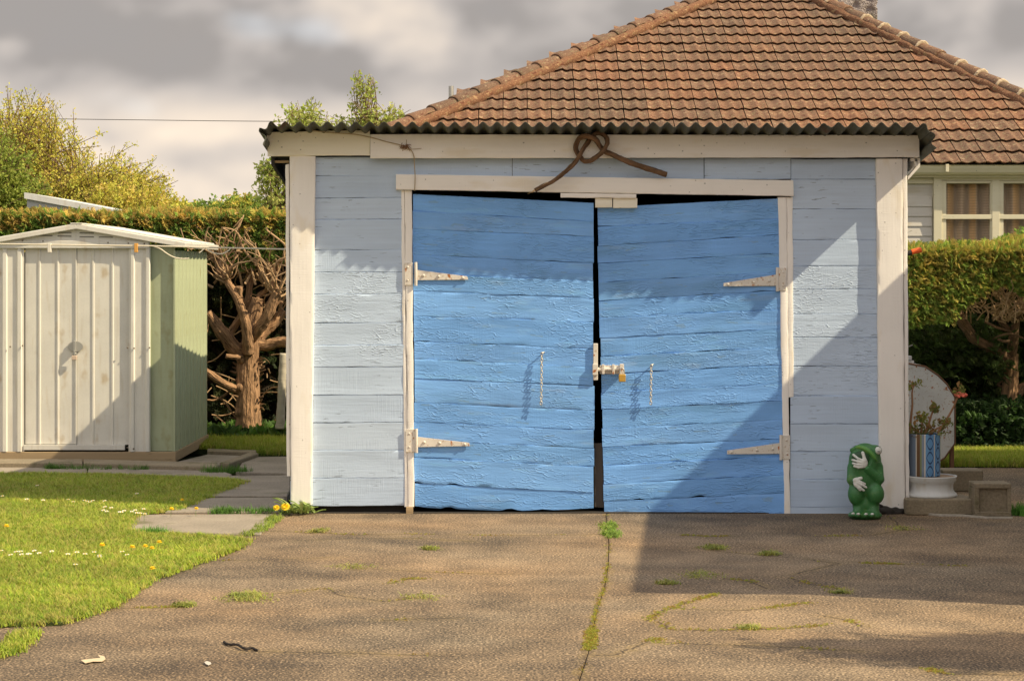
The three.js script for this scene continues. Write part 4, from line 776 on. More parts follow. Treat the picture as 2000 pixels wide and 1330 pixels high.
// ---------------------------------------------------------------- grass
{
  const blades = (seed, n, h) => {
    const R = rng(seed), pos = [];
    for (let i = 0; i < n; i++) {
      const a = R() * 6.28, lean = 0.2 + R() * 1.1, l = h * (0.55 + 0.75 * R()), w = 0.0022 + 0.0016 * R(), ox = (R() - 0.5) * 0.07, oz = (R() - 0.5) * 0.07, dx = Math.cos(a), dz = Math.sin(a), P = [];
      for (let k = 0; k <= 3; k++) { const t = k / 3, out = lean * l * t * t, y = l * t * (1 - 0.25 * lean * t), ww = w * (1 - t * 0.9); P.push([ox + dx * out - dz * ww, y, oz + dz * out + dx * ww], [ox + dx * out + dz * ww, y, oz + dz * out - dx * ww]); }
      for (let k = 0; k < 3; k++) pos.push(...P[2 * k], ...P[2 * k + 1], ...P[2 * k + 2], ...P[2 * k + 1], ...P[2 * k + 3], ...P[2 * k + 2]);
    }
    const g = new THREE.BufferGeometry(); g.setAttribute('position', new THREE.Float32BufferAttribute(pos, 3)); g.computeVertexNormals(); return g;
  };
  const lawnCols = [[0.37, 0.44, 0.04], [0.3, 0.41, 0.032], [0.42, 0.47, 0.055], [0.5, 0.47, 0.1], [0.23, 0.36, 0.028], [0.46, 0.39, 0.1]];
  const sow = (poly, n, seed, h, cols) => {
    const R = rng(seed), xs = poly.map((p) => p[0]), zs = poly.map((p) => p[1]), x0 = Math.min(...xs), x1 = Math.max(...xs), z0 = Math.min(...zs), z1 = Math.max(...zs), list = [[], [], []];
    for (let i = 0; i < n; i++) {
      const x = lerp(x0, x1, R()), z = lerp(z0, z1, R()), rx = x + (R() - 0.5) * 0.05, rz = z + (R() - 0.5) * 0.05;
      if (!inside([rx, rz], poly)) continue;
      const patch = 0.5 + fbm3(x * 1.1, z * 1.1, seed, 3);
      const c = tint(R, cols, 0.2); c.multiplyScalar(0.75 + 0.5 * patch);
      const s = h * (0.6 + 0.6 * R() + 0.35 * patch);
      list[Math.floor(R() * 3)].push({ p: V(x, 0.008, z), q: new THREE.Quaternion().setFromEuler(new THREE.Euler((R() - 0.5) * 0.3, R() * 6.28, (R() - 0.5) * 0.3)), s: V(1, s, 1), c });
    }
    return list;
  };
  const G = [blades(1, 9, 0.045), blades(2, 9, 0.04), blades(3, 10, 0.05)];
  [sow(LAWN, 110000, 101, 0.62, lawnCols), sow(LAWN2, 16000, 102, 1.2, lawnCols), sow(LAWN3, 26000, 103, 1.1, lawnCols)].forEach((l) => l.forEach((e, k) => { if (e.length) scatter('grass', G[k], M.grass, e, scene); }));
  // edges that creep over the slabs and the small patch in the near corner
  const tuft = (name, label, pts, group, seed, h, n, spread, cols = lawnCols) => {
    const o = ground(pts[0][0], pts[0][1]), R = rng(seed), list = [];
    for (let i = 0; i < n; i++) { const t = R() * (pts.length - 1), k = Math.floor(t), a = ground(...pts[k]), b = ground(...pts[Math.min(k + 1, pts.length - 1)]), p = a.lerp(b, t - k).add(V((R() + R() - 1) * spread, 0.004, (R() + R() - 1) * spread)); list.push({ p, q: new THREE.Quaternion().setFromEuler(new THREE.Euler((R() - 0.5) * 0.5, R() * 6.28, (R() - 0.5) * 0.5)), s: V(1, h * (0.5 + R()), 1), c: tint(R, cols, 0.3) }); }
    const t = thing(name, label, 'weed', o, group); scatter('blades', G[seed % 3], M.grass, list, t);
    return t;
  };
  tuft('grass_tuft', 'ragged grass fringe in the near corner of the driveway by the lawn', [[-30, 1286], [10, 1276], [40, 1258], [55, 1240]], null, 11, 0.7, 200, 0.07);
  tuft('grass_tuft', 'grass tuft growing along the shaded edge of the paving slabs', [[420, 1004], [450, 1003], [535, 1003]], null, 12, 1.0, 130, 0.05, [[0.1, 0.22, 0.03], [0.13, 0.27, 0.04]]);
  tuft('grass_tuft', 'dark weeds at the kerb end beside the shed base', [[395, 926], [440, 925], [480, 924]], null, 13, 1.4, 90, 0.08, [[0.1, 0.22, 0.03], [0.13, 0.27, 0.04]]);
  tuft('grass_tuft', 'weeds against the kerb before the shed doors', [[90, 918], [120, 918], [265, 921], [290, 920]], null, 14, 0.9, 60, 0.06, [[0.1, 0.22, 0.03]]);
  tuft('grass_tuft', 'bright weed line in the joint beside the lawn slab', [[478, 1048], [505, 1040], [530, 1020], [540, 1012]], null, 15, 0.6, 160, 0.03, [[0.3, 0.36, 0.05], [0.24, 0.34, 0.05]]);
  tuft('grass_tuft', 'dark green tuft on the lawn edge under the pale slab', [[280, 1046], [300, 1048], [320, 1048]], null, 16, 1.1, 90, 0.04, [[0.13, 0.3, 0.04]]);
  tuft('grass_tuft', 'leafy weed in the driveway joint below the gap of the doors', [[1186, 1024], [1192, 1042], [1196, 1050]], null, 17, 0.45, 70, 0.06, [[0.28, 0.38, 0.06], [0.2, 0.34, 0.05]]);
  tuft('grass_tuft', 'grass clump behind the concrete block at the picture edge', [[1990, 1006], [2020, 1006], [2060, 1004]], null, 18, 1.6, 200, 0.08, [[0.12, 0.3, 0.04]]);
  const weeds = [[358, 1184, 70, 'spiky yellow weed on the bare driveway beside the lawn'], [485, 1172, 60, 'flat moss clump on the driveway below the lawn tip'], [478, 1164, 40, 'small bright weed where the driveway cracks meet'], [835, 1073, 50, 'weed clump on the sunlit driveway before the blue door'], [695, 1110, 26, 'low weed speck halfway down the sunlit driveway'], [1394, 1071, 45, 'weed clump in the shade below the second blue door'], [1303, 1140, 46, 'grassy weed at the end of the shaded concrete'], [1366, 1125, 40, 'small weed beside the pale concrete patch'], [1500, 1084, 30, 'weed at the upper rim of the pale patch'], [1463, 1228, 34, 'dark weed in the wavy sunlit crack'], [830, 1168, 26, 'tiny weed on the long winding crack'], [620, 1039, 26, 'tiny weed on the upper crack near the dandelion'], [1640, 1158, 30, 'weed at the sunny rim of the wide shadow'], [1765, 1034, 24, 'little weed in the shaded joint below the frog']];
  weeds.forEach(([x, y, n, l], i) => tuft('weed', l, [[x - 8, y], [x + 8, y]], 'weeds in the driveway cracks', 30 + i, 0.3, Math.round(n * 0.8), 0.035 + 0.05 * ((i * 5) % 3), [[0.36, 0.38, 0.07], [0.28, 0.34, 0.06], [0.42, 0.38, 0.1]]));
  // moss: one low mass along the joint and the cracks
  const R = rng(77), list = [], add = (pts, n, spread, s, all) => { for (let i = 0; i < n; i++) { const t = R() * (pts.length - 1), k = Math.floor(t), a = pts[k], b = pts[k + 1], x = lerp(a[0], b[0], t - k), z = lerp(a[1], b[1], t - k); if (!all && fbm3(x * 3.1, z * 3.1, 4, 3) < -0.02 + 0.28 * R()) continue; list.push({ p: V(x + (R() + R() - 1) * spread, 0.002, z + (R() + R() - 1) * spread), q: new THREE.Quaternion().setFromEuler(new THREE.Euler((R() - 0.5) * 0.8, R() * 6, (R() - 0.5) * 0.8)), s: V(1, 0.4, 1).multiplyScalar(s * (0.5 + R())), c: tint(R, [[0.42, 0.42, 0.06], [0.48, 0.42, 0.07], [0.36, 0.4, 0.06], [0.42, 0.28, 0.06]], 0.25) }); } };
  CRACKS.forEach((c) => add(c, 260, 0.045, 0.42)); add(jointW.slice(), 300, 0.025, 0.5); add(jointW.slice(2, 6), 260, 0.018, 0.4, true); add(jointW.slice(5, 7), 420, 0.035, 0.5, true); add(CRACKS[10], 160, 0.04, 0.45, true); add(CRACKS[12], 160, 0.05, 0.4, true);
  scatter('moss', quadLeaf(0.018, 7, 1.6, 0.03, 5), M.leaf, list, scene);
}
// daisies and dandelions
{
  const petal = (n, r0, r1, w, y, lift) => { const L = []; for (let i = 0; i < n; i++) { const a = i / n * 6.2832, g = new THREE.BufferGeometry(), c = Math.cos(a), s = Math.sin(a), pt = (r, t, h) => [c * r - s * t, y + h, s * r + c * t]; g.setAttribute('position', new THREE.Float32BufferAttribute([pt(r0, 0, 0), pt(r1 * 0.7, w, lift), pt(r1, 0, lift * 0.6), pt(r0, 0, 0), pt(r1, 0, lift * 0.6), pt(r1 * 0.7, -w, lift)].flat(), 3)); g.setAttribute('uv', new THREE.Float32BufferAttribute(new Float32Array(12), 2)); g.computeVertexNormals(); L.push(g); } return merge(L); };
  const white = mat('daisy petals', { c: [0.85, 0.83, 0.78], roughness: 0.7 }), yellow = mat('dandelion petals', { c: [0.88, 0.64, 0.02], roughness: 0.7 }), eye = mat('daisy eye', { c: [0.75, 0.5, 0.03], roughness: 0.7 }), stem = mat('flower stem', { c: [0.14, 0.25, 0.05], roughness: 0.8 });
  const build = (name, label, cat, p, pm, n, r, w, h, group) => { const g = thing(name, label, cat, p, group), o = V(p.x, p.y, p.z), add = (nm, geo, m) => { geo.translate(o.x, o.y, o.z); part(nm, geo, m, g); }; add('petals', petal(n, 0.003, r * 0.85, w, h, 0.004), pm); if (pm === yellow) add('petals', petal(n, 0.0, r * 0.66, w, h + 0.005, 0.008), pm); const d = new THREE.SphereGeometry(0.006, 8, 5); d.scale(1, 0.6, 1); d.translate(0, h + 0.002, 0); add('centre', boxUV(d), pm === yellow ? yellow : eye); add('stem', tube([V(0, 0, 0), V(0.003, h * 0.5, 0.002), V(0, h, 0)], 0.0014, 4, 3), stem); return g; };
  const spots = [[132, 982], [82, 983], [50, 981], [148, 986], [160, 985.5], [170, 986.5], [175, 987], [180, 985], [204, 985], [198, 996], [198, 1003], [210, 1004], [216, 999], [225, 1006], [231, 1004], [240, 1006], [251, 1005], [260, 1003], [265, 1008], [272, 1001], [275, 1009], [281, 1008], [6, 974], [75, 955], [280, 970], [22, 1091], [30, 1087], [38, 1090], [44, 1086], [52, 1091], [60, 1088], [66, 1084], [76, 1087], [90, 1085], [135, 1090], [153, 1091], [166, 1086], [180, 1088], [188, 1093], [194, 1095], [249, 1084], [252, 1092], [137, 1110], [20, 1083]];
  let d0 = null;
  spots.forEach(([x, y]) => { const p = ground(x, y + 2, 0.03); p.y = 0.01; if (!d0) d0 = build('daisy', 'small white daisy open in the grass of the sunny lawn', 'daisy', p, white, 13, 0.016, 0.0042, 0.048, 'white daisies in the lawn'); else { p.x += 0.1 * n3(p.x * 9, 4, x); p.z += 0.1 * n3(p.x * 7, 8, y * 0.7); const c = copy(d0, p); c.rotation.set(0.15, p.x * 9, 0.1); } });
  const dl = [[355, 983, 'on the shaded lawn tip'], [382, 1000, 'on the slab rim nearest the lawn'], [333, 1000, 'at the corner where lawn meets pale slab'], [198, 1071, 'beside the daisies in the middle of the lawn'], [256, 1076, 'just above a daisy on the lawn'], [310, 1067, 'largest of the lawn, below the pale slab'], [296, 1079, 'close under another dandelion below the slab'], [299, 1119, 'near the driveway edge of the lawn'], [10, 1034, 'alone by the picture edge of the lawn'], [282, 1075, 'small one between two dandelions']];
  let y0 = null;
  dl.forEach(([x, y, w]) => { const p = ground(x, y + 3, 0.03); p.y = 0.01; const label = 'yellow dandelion flower ' + w; if (!y0) y0 = build('dandelion', label, 'dandelion', p, yellow, 20, 0.021, 0.003, 0.05, 'dandelions in the lawn'); else { const c = copy(y0, p, label); c.rotation.set(0.2, p.x * 7, 0.12); } });
  // the dandelion plant at the garage corner
  const o = ground(583, 1004), plant = thing('dandelion_plant', 'leafy dandelion plant with a yellow flower at the garage corner', 'plant', o), R = rng(61), L = [];
  for (let i = 0; i < 46; i++) {
    const bx = (R() - 0.5) * 0.24, bz = (R() - 0.5) * 0.06 + 0.05, a = R() * 6.28, l = 0.07 + R() * 0.07, up = 0.5 + R() * 0.9, pos = [], n = 7, P = [];
    for (let k = 0; k <= n; k++) { const t = k / n, r = l * t, y = up * l * t * (1 - 0.45 * t), w = 0.018 * Math.sin(Math.PI * Math.min(1, t * 0.85 + 0.1)) * (k % 2 ? 1 : 0.6) * (1 - 0.3 * t); P.push([V(bx + Math.cos(a) * r - Math.sin(a) * w, y + 0.004, bz + Math.sin(a) * r + Math.cos(a) * w), V(bx + Math.cos(a) * r, y - 0.002, bz + Math.sin(a) * r), V(bx + Math.cos(a) * r + Math.sin(a) * w, y + 0.004, bz + Math.sin(a) * r - Math.cos(a) * w)]); }
    for (let k = 0; k < n; k++) for (const s of [0, 1]) { const q = [P[k][s], P[k][s + 1], P[k + 1][s], P[k][s + 1], P[k + 1][s + 1], P[k + 1][s]]; q.forEach((v) => pos.push(v.x + o.x, v.y + o.y + 0.01, v.z + o.z)); }
    const g = new THREE.BufferGeometry(); g.setAttribute('position', new THREE.Float32BufferAttribute(pos, 3)); g.setAttribute('uv', new THREE.Float32BufferAttribute(new Float32Array(pos.length / 3 * 2), 2)); g.computeVertexNormals(); L.push(g);
  }
  const gm = [leafMat('dandelion leaf', 0.25), leafMat('dandelion leaf', 0.25)]; gm[0].color.setRGB(0.26, 0.36, 0.09); gm[1].color.setRGB(0.36, 0.44, 0.15);
  L.forEach((g, i) => part('leaf', g, gm[i % 2], plant));
  for (const [x, y, r] of [[557, 990, 0.034], [539, 992, 0.024]]) { const q = at(x, y, DC - o.z - 0.17), g = petal(22, 0.001, r, 0.0035, 0, 0.004), g2 = petal(18, 0.0, r * 0.62, 0.0035, 0.006, 0.009), m = merge([g, g2]); m.rotateX(0.8); m.translate(q.x, q.y, q.z); part('flower', m, yellow, plant); part('stem', tube([V(o.x - 0.06, 0, o.z + 0.04), V(q.x + 0.01, q.y * 0.5, q.z - 0.01), q], 0.0025, 5), stem, plant); }
}
// small litter on the driveway
{
  const leafShape = (pts, y, m, name, label, cat) => { const c = ground(...pts[0]), P = pts.map(([x, yy]) => ground(x, yy)), s = new THREE.Shape(P.map((p) => new THREE.Vector2(p.x, -p.z))), g = new THREE.ExtrudeGeometry(s, { depth: 0.002, bevelEnabled: false, curveSegments: 4 }); g.rotateX(-Math.PI / 2); g.translate(0, y, 0); const q = g.attributes.position; for (let i = 0; i < q.count; i++) q.setY(i, q.getY(i) + 0.008 * Math.abs(n3(q.getX(i) * 14, 2, q.getZ(i) * 10)) ); g.computeVertexNormals(); solo(name, label, cat, boxUV(g), m, c); };
  leafShape([[157, 1294], [175, 1290], [195, 1288], [190, 1283], [203, 1285], [205, 1290], [198, 1295], [180, 1296], [165, 1298]], 0.004, mat('dry pale leaf', { c: [0.58, 0.45, 0.29], roughness: 0.8 }), 'dry_leaf', 'pale curled dry leaf lying on the driveway', 'leaf');
  leafShape([[398, 1296], [403, 1294], [410, 1296], [412, 1299], [406, 1302], [401, 1300]], 0.004, mat('white dropping', { c: [0.5, 0.45, 0.38], roughness: 0.8 }), 'paint_fleck', 'white fleck on the driveway beside the dark twig', 'fleck');
  const a = ground(436, 1254), tw = tube([ground(436, 1254, 0.006), ground(448, 1259, 0.008), ground(462, 1259, 0.012), ground(478, 1267, 0.01), ground(490, 1266, 0.008), ground(502, 1270, 0.005)], (t, an, l) => 0.0055 * (1 + 0.4 * n3(l * 60, an, 2)), 6, 24);
  solo('twig', 'short dark twig lying on the driveway', 'twig', tw, mat('black twig', { c: [0.03, 0.022, 0.018], roughness: 0.9 }), a);
}

// ---------------------------------------------------------------- hedges
function hedge(o) {
  const { label, trunkD, seed } = o, R = rng(seed), h = thing('hedge', label, 'hedge', V(o.x, 0, DC - trunkD));
  const fr = [frond(seed + 1), frond(seed + 2), frond(seed + 3)], lists = [[], [], []];
  const bas = new THREE.Matrix4(), put = (p, d, s, c) => {                     // most sprays turn their flat side to the light
    let q = qDir(d, R() * 6.28);
    if (R() < 0.7) { const y = d.clone().normalize(), z = SUN.clone().add(V((R() - 0.5) * 1.5, (R() - 0.5) * 1.5, (R() - 0.5) * 1.5 + 0.2)); z.addScaledVector(y, -z.dot(y)).normalize(); q = new THREE.Quaternion().setFromRotationMatrix(bas.makeBasis(y.clone().cross(z), y, z)); }
    lists[Math.floor(R() * 3)].push({ p, q, s, c });
  };
  o.fill(put, R);
  lists.forEach((l, k) => l.length && scatter('foliage', fr[k], M.spray, l, h));
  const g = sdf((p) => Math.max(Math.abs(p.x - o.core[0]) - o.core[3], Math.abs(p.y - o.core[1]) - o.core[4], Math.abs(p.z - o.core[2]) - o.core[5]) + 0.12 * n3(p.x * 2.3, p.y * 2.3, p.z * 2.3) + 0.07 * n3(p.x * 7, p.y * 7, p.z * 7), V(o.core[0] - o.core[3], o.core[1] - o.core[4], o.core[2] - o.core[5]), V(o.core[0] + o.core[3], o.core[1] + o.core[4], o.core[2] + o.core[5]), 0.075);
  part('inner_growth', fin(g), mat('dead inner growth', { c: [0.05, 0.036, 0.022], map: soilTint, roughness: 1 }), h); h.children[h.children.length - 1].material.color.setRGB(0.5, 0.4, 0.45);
  return h;
}
const limb = (pts, r0, r1, sides = 9) => tube(pts, (t, a, l) => lerp(r0, r1, t) * (1 + 0.2 * n3(l * 8, Math.cos(a) * 1.2, Math.sin(a) * 1.2 + r0 * 50) + 0.16 * n3(l * 22, Math.cos(a) * 2.2, Math.sin(a) * 2.2)), sides, Math.max(12, pts.length * 9));
{
  const D = 20.9, top = 2.22;
  const h = hedge({ label: 'clipped conifer hedge with a bare pruned trunk between shed and garage', seed: 201, trunkD: D, x: -2.6, core: [-4.1, 1.05, DC - 23.3, 3.1, 1.06, 0.5],
    fill(put, R) {
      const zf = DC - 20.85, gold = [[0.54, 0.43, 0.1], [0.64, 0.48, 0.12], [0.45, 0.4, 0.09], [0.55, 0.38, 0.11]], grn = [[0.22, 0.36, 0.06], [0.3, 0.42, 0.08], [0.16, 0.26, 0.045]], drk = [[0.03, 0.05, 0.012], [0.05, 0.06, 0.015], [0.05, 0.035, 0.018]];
      for (let i = 0; i < 12000; i++) {                                        // clipped top
        const x = lerp(-6.4, -1.4, R()), z = zf - Math.pow(R(), 1.3) * 2.4, y = top - 0.05 - R() * 0.1 + 0.07 * fbm3(x * 2, z * 2, 1, 3) - Math.max(0, z - zf + 0.1) * 0.5;
        put(V(x, y, z), V((R() - 0.5) * 1.3, 0.5 + R(), (R() - 0.3) * 1.2), 0.06 + 0.07 * R(), tint(R, R() < 0.82 ? gold : grn, 0.3));
      }
      for (let i = 0; i < 9000; i++) {                                         // front fringe, hanging
        const x = lerp(-6.4, -1.4, R()), dep = 0.36 + 0.34 * fbm3(x * 1.7, 2, 2, 3), t = Math.pow(R(), 0.8), y = top - 0.06 - t * dep, z = zf + 0.06 + 0.07 * n3(x * 3, y * 3, 2) - t * 0.08 - R() * 0.09;
        put(V(x, y, z), V((R() - 0.5) * 1.4, 0.4 - 1.5 * t + (R() - 0.5) * 0.8, 0.5 + R()), 0.08 + 0.09 * R(), tint(R, t < 0.3 ? (R() < 0.6 ? gold : grn) : R() < 0.85 ? grn : gold, 0.3));
      }
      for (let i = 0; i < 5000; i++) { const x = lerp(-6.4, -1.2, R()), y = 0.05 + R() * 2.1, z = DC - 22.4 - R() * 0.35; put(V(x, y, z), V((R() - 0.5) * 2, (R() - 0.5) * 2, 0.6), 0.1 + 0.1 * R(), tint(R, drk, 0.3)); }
    } });
  const P = (x, y, dz = 0) => at(x, y, D + dz);
  part('trunk', tube([P(486, 872), P(484, 845), P(484, 800), P(483, 750), P(485, 700), P(490, 665), P(493, 630), P(498, 600), P(502, 582)], (t, a, l) => (lerp(0.128, 0.06, Math.pow(t, 1.4)) + 0.05 * Math.pow(1 - t, 12)) * (1 + 0.12 * n3(l * 5, Math.cos(a) * 1.2, Math.sin(a) * 1.2) + 0.09 * n3(l * 16, Math.cos(a) * 3, Math.sin(a) * 3) + 0.05 * n3(l * 6, Math.cos(a) * 8, Math.sin(a) * 8)), 26, 90), M.bark, h);
  const limbs = [
    [[[476, 690, 0], [458, 680, -0.05], [438, 655, -0.12], [420, 632, -0.15], [404, 610, -0.18]], 0.085, 0.05], [[[484, 690, -0.1], [482, 655, -0.18], [476, 618, -0.22], [462, 582, -0.25], [440, 544, -0.2]], 0.06, 0.035],
    [[[468, 596, -0.22], [466, 578, -0.24], [467, 560, -0.26]], 0.035, 0.034], [[[492, 660, -0.05], [508, 638, -0.15], [524, 612, -0.2], [532, 588, -0.22], [540, 570, -0.24]], 0.06, 0.045],
    [[[504, 660, 0.05], [520, 644, 0.1], [537, 630, 0.12], [552, 606, 0.15]], 0.06, 0.04], [[[498, 672, 0], [522, 674, 0.02], [545, 669, 0.0], [566, 668, -0.05]], 0.062, 0.05],
    [[[446, 655, 0.1], [458, 636, 0.1], [472, 612, 0.05], [484, 582, 0], [487, 552, 0], [489, 524, 0]], 0.036, 0.03], [[[470, 765, 0], [452, 757, -0.1], [434, 748, -0.15], [400, 724, -0.2]], 0.045, 0.035],
    [[[472, 697, -0.1], [455, 697, -0.2], [440, 695, -0.22]], 0.024, 0.024], [[[450, 763, 0], [432, 776, 0], [416, 782, 0], [398, 780, 0]], 0.013, 0.008], [[[430, 779, 0], [442, 790, 0], [452, 805, 0], [458, 814, 0]], 0.011, 0.007],
    [[[532, 575, -0.2], [533, 558, -0.2], [536, 540, -0.18]], 0.032, 0.028], [[[520, 628, 0.0], [535, 600, -0.05], [545, 590, -0.05], [552, 591, -0.05]], 0.02, 0.012], [[[500, 590, 0], [508, 575, 0.05], [520, 566, 0.05], [524, 556, 0]], 0.03, 0.02], [[[488, 545, 0], [496, 520, 0.05], [505, 500, 0.05]], 0.026, 0.018], [[[440, 546, -0.2], [430, 528, -0.2], [424, 505, -0.15]], 0.03, 0.02],
  ];
  limbs.forEach(([p, a, b]) => part('branch', limb(p.map(([x, y, dz]) => P(x, y, dz)), a, b, 10), M.bark, h));
  const R = rng(9), K = [], T = [];
  for (let i = 0; i < 26; i++) { const y = lerp(690, 845, R()), s = R() < 0.75 ? 1 : -1, c = P(484 + s * lerp(20, 24, R()), y, -0.1 + R() * 0.1), d = V(s * (0.02 + 0.04 * R()), 0.01 + (R() - 0.3) * 0.03, 0.02 + R() * 0.02); K.push(tube([c, c.clone().addScaledVector(d, 0.6), c.clone().add(d)], (t) => 0.012 * (1 - 0.6 * t), 5, 3, true, false)); }
  for (const [x, y] of [[468, 757], [466, 806], [470, 702]]) { const b = new THREE.SphereGeometry(0.045, 9, 7); const p = P(x, y, -0.08); b.translate(p.x, p.y, p.z); K.push(boxUV(b)); }
  part('knob', merge(K), M.bark, h).userData.kind = 'stuff';
  for (let i = 0; i < 190; i++) {                                              // dead twigs under the clipped top
    const from = limbs[[1, 3, 6, 11, 14, 15, 13, 4][Math.floor(R() * 8)]][0], e = from[from.length - 1], a = R() < 0.55 ? P(e[0] + (R() - 0.5) * 16, e[1] + (R() - 0.5) * 20, e[2]) : P(lerp(404, 566, R()), lerp(570, 480, R()), (R() - 0.3) * 0.8);
    const up = V((R() - 0.5) * 0.6, 0.12 + R() * 0.36, (R() - 0.3) * 0.4), j = () => V((R() - 0.5) * 0.17, (R() - 0.5) * 0.13, (R() - 0.5) * 0.14), m = a.clone().addScaledVector(up, 0.35).add(j()), m2 = a.clone().addScaledVector(up, 0.7).add(j()), b = a.clone().add(up).add(j()); b.y = Math.min(b.y, 2.05);
    T.push(tube([a, m, m2, b], (t) => lerp(0.0115, 0.004, t) * (0.7 + 0.7 * ((i * 37 % 10) / 10)), 5, 10, false));
  }
  for (let i = 0; i < 46; i++) { const a = P(lerp(400, 566, R()), lerp(560, 860, R()), 0.8 + R() * 0.5), d = V((R() - 0.5) * 0.7, (R() - 0.4) * 0.5, 0.1); T.push(tube([a, a.clone().addScaledVector(d, 0.5).add(V(0, (R() - 0.5) * 0.1, 0)), a.clone().add(d)], 0.006, 4, 5, false)); }
  part('twigs', merge(T), M.twigPale, h).userData.kind = 'stuff';
  const post = limb([at(546, 838, 20.6), at(548, 800, 20.6), at(551, 740, 20.6), at(553, 690, 20.6)], 0.045, 0.035, 8);
  solo('post', 'weathered pale timber post behind the garage corner', 'post', post, mat('weathered post', { c: [0.5, 0.45, 0.36], map: woodTint, bumpMap: bumpFine, bumpScale: 0.004, roughness: 0.9 }), at(546, 838, 20.6));
  // weeds below the trunk
  const W = rng(15), list = []; for (let i = 0; i < 230; i++) { const p = at(lerp(400, 562, W()), 0, D - 0.3 + W() * 0.9); p.y = 0.0; list.push({ p, q: new THREE.Quaternion().setFromEuler(new THREE.Euler((W() - 0.5) * 0.6, W() * 6, (W() - 0.5) * 0.6)), s: 0.8 + W() * 1.6, c: tint(W, [[0.12, 0.25, 0.04], [0.2, 0.32, 0.06], [0.09, 0.17, 0.04]]) }); }
  const und = thing('weed_bed', 'green weeds growing round the foot of the bare hedge trunk', 'weeds', at(480, 850, D)); scatter('leaves', quadLeaf(0.07, 6, 1.8, 0.06, 9), M.leaf, list, und);
}
{
  const D = 20.4, zf = DC - 19.5, top = 1.86;
  const h = hedge({ label: 'clipped green conifer hedge under the house window beyond the fuel tank', seed: 301, trunkD: D, x: 4.5, core: [4.9, 0.9, DC - 21.9, 2.9, 0.92, 0.6],
    fill(put, R) {
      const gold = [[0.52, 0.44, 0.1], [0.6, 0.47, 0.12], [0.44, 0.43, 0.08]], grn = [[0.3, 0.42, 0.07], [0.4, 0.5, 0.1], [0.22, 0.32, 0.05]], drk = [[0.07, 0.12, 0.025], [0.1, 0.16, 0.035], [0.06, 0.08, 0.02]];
      for (let i = 0; i < 11000; i++) { const x = lerp(2.4, 7.2, R()), z = zf - R() * 2.2, y = top - 0.02 - R() * 0.1 + 0.06 * fbm3(x * 2, z * 2, 5, 3) - 0.5 * Math.max(0, z - zf + 0.12) + 0.1 * sstep(4.4, 5.2, x); put(V(x, y, z), V((R() - 0.5) * 1.4, 0.5 + R(), (R() - 0.3) * 1.3), 0.05 + 0.07 * R(), tint(R, R() < 0.6 ? gold : grn, 0.3)); }
      for (let i = 0; i < 17000; i++) {
        const x = lerp(2.4, 7.2, R()), dep = lerp(0.62, 0.4, sstep(3.8, 4.3, x)), d = dep * (0.95 + 0.7 * fbm3(x * 1.9, 3, 8, 3)), t = Math.pow(R(), 0.9), y = top - 0.05 - t * d, z = zf + 0.08 + 0.06 * n3(x * 2.6, y * 2.6, 6) + 0.03 * n3(x * 7, y * 7, 2) - t * 0.06 - R() * 0.08;
        put(V(x, y, z), V((R() - 0.5) * 1.5, 0.55 - 1.1 * t + (R() - 0.5) * 0.9, 0.4 + R()), 0.055 + 0.06 * R(), tint(R, R() < 0.78 - 0.5 * t ? gold : grn, 0.32));
      }
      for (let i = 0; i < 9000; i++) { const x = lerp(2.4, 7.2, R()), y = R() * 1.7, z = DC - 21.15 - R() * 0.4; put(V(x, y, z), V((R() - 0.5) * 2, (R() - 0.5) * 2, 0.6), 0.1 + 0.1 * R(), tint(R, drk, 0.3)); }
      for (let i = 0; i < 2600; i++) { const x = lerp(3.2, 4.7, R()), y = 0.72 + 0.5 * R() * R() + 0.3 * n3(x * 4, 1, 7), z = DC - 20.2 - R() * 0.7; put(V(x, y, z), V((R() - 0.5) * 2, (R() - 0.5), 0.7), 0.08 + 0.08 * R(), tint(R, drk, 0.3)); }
    } });
  const P = (x, y, dz = 0) => at(x, y, D + dz);
  part('trunk', tube([P(1968, 872), P(1968, 840), P(1971, 800), P(1974, 760), P(1976, 715), P(1978, 690)], (t, a, l) => lerp(0.1, 0.06, t) * (1 + 0.12 * n3(l * 6, Math.cos(a) * 1.5, Math.sin(a) * 1.5) + 0.08 * n3(l * 18, Math.cos(a) * 3, Math.sin(a) * 3)), 20, 50), M.bark, h);
  [[[[1970, 702, 0], [1950, 686, -0.1], [1928, 676, -0.15], [1903, 660, -0.2], [1884, 634, -0.25], [1868, 606, -0.3], [1854, 586, -0.3]], 0.055, 0.05], [[[1977, 700, 0], [1981, 664, -0.1], [1985, 632, -0.15], [1992, 606, -0.2]], 0.05, 0.035], [[[1978, 652, -0.1], [1964, 636, -0.15], [1950, 620, -0.2], [1944, 608, -0.2]], 0.03, 0.022], [[[1990, 770, 0], [1998, 758, 0], [2010, 752, 0]], 0.045, 0.04], [[[1940, 664, -0.2], [1960, 654, -0.3], [1980, 653, -0.35], [2004, 662, -0.35]], 0.012, 0.008], [[[1985, 625, -0.2], [1996, 612, -0.2], [2008, 602, -0.2]], 0.025, 0.018], [[[1950, 662, -0.3], [1962, 667, -0.3], [1974, 666, -0.3]], 0.013, 0.012], [[[1925, 628, -0.3], [1940, 636, -0.3], [1965, 645, -0.25], [1976, 648, -0.2]], 0.013, 0.01], [[[1968, 740, 0], [1950, 752, 0], [1990, 756, 0.05]], 0.012, 0.009]].forEach(([p, a, b]) => part('branch', limb(p.map(([x, y, d]) => P(x, y, d)), a, b, 10), M.barkDark, h));
  const R = rng(29), T = [];
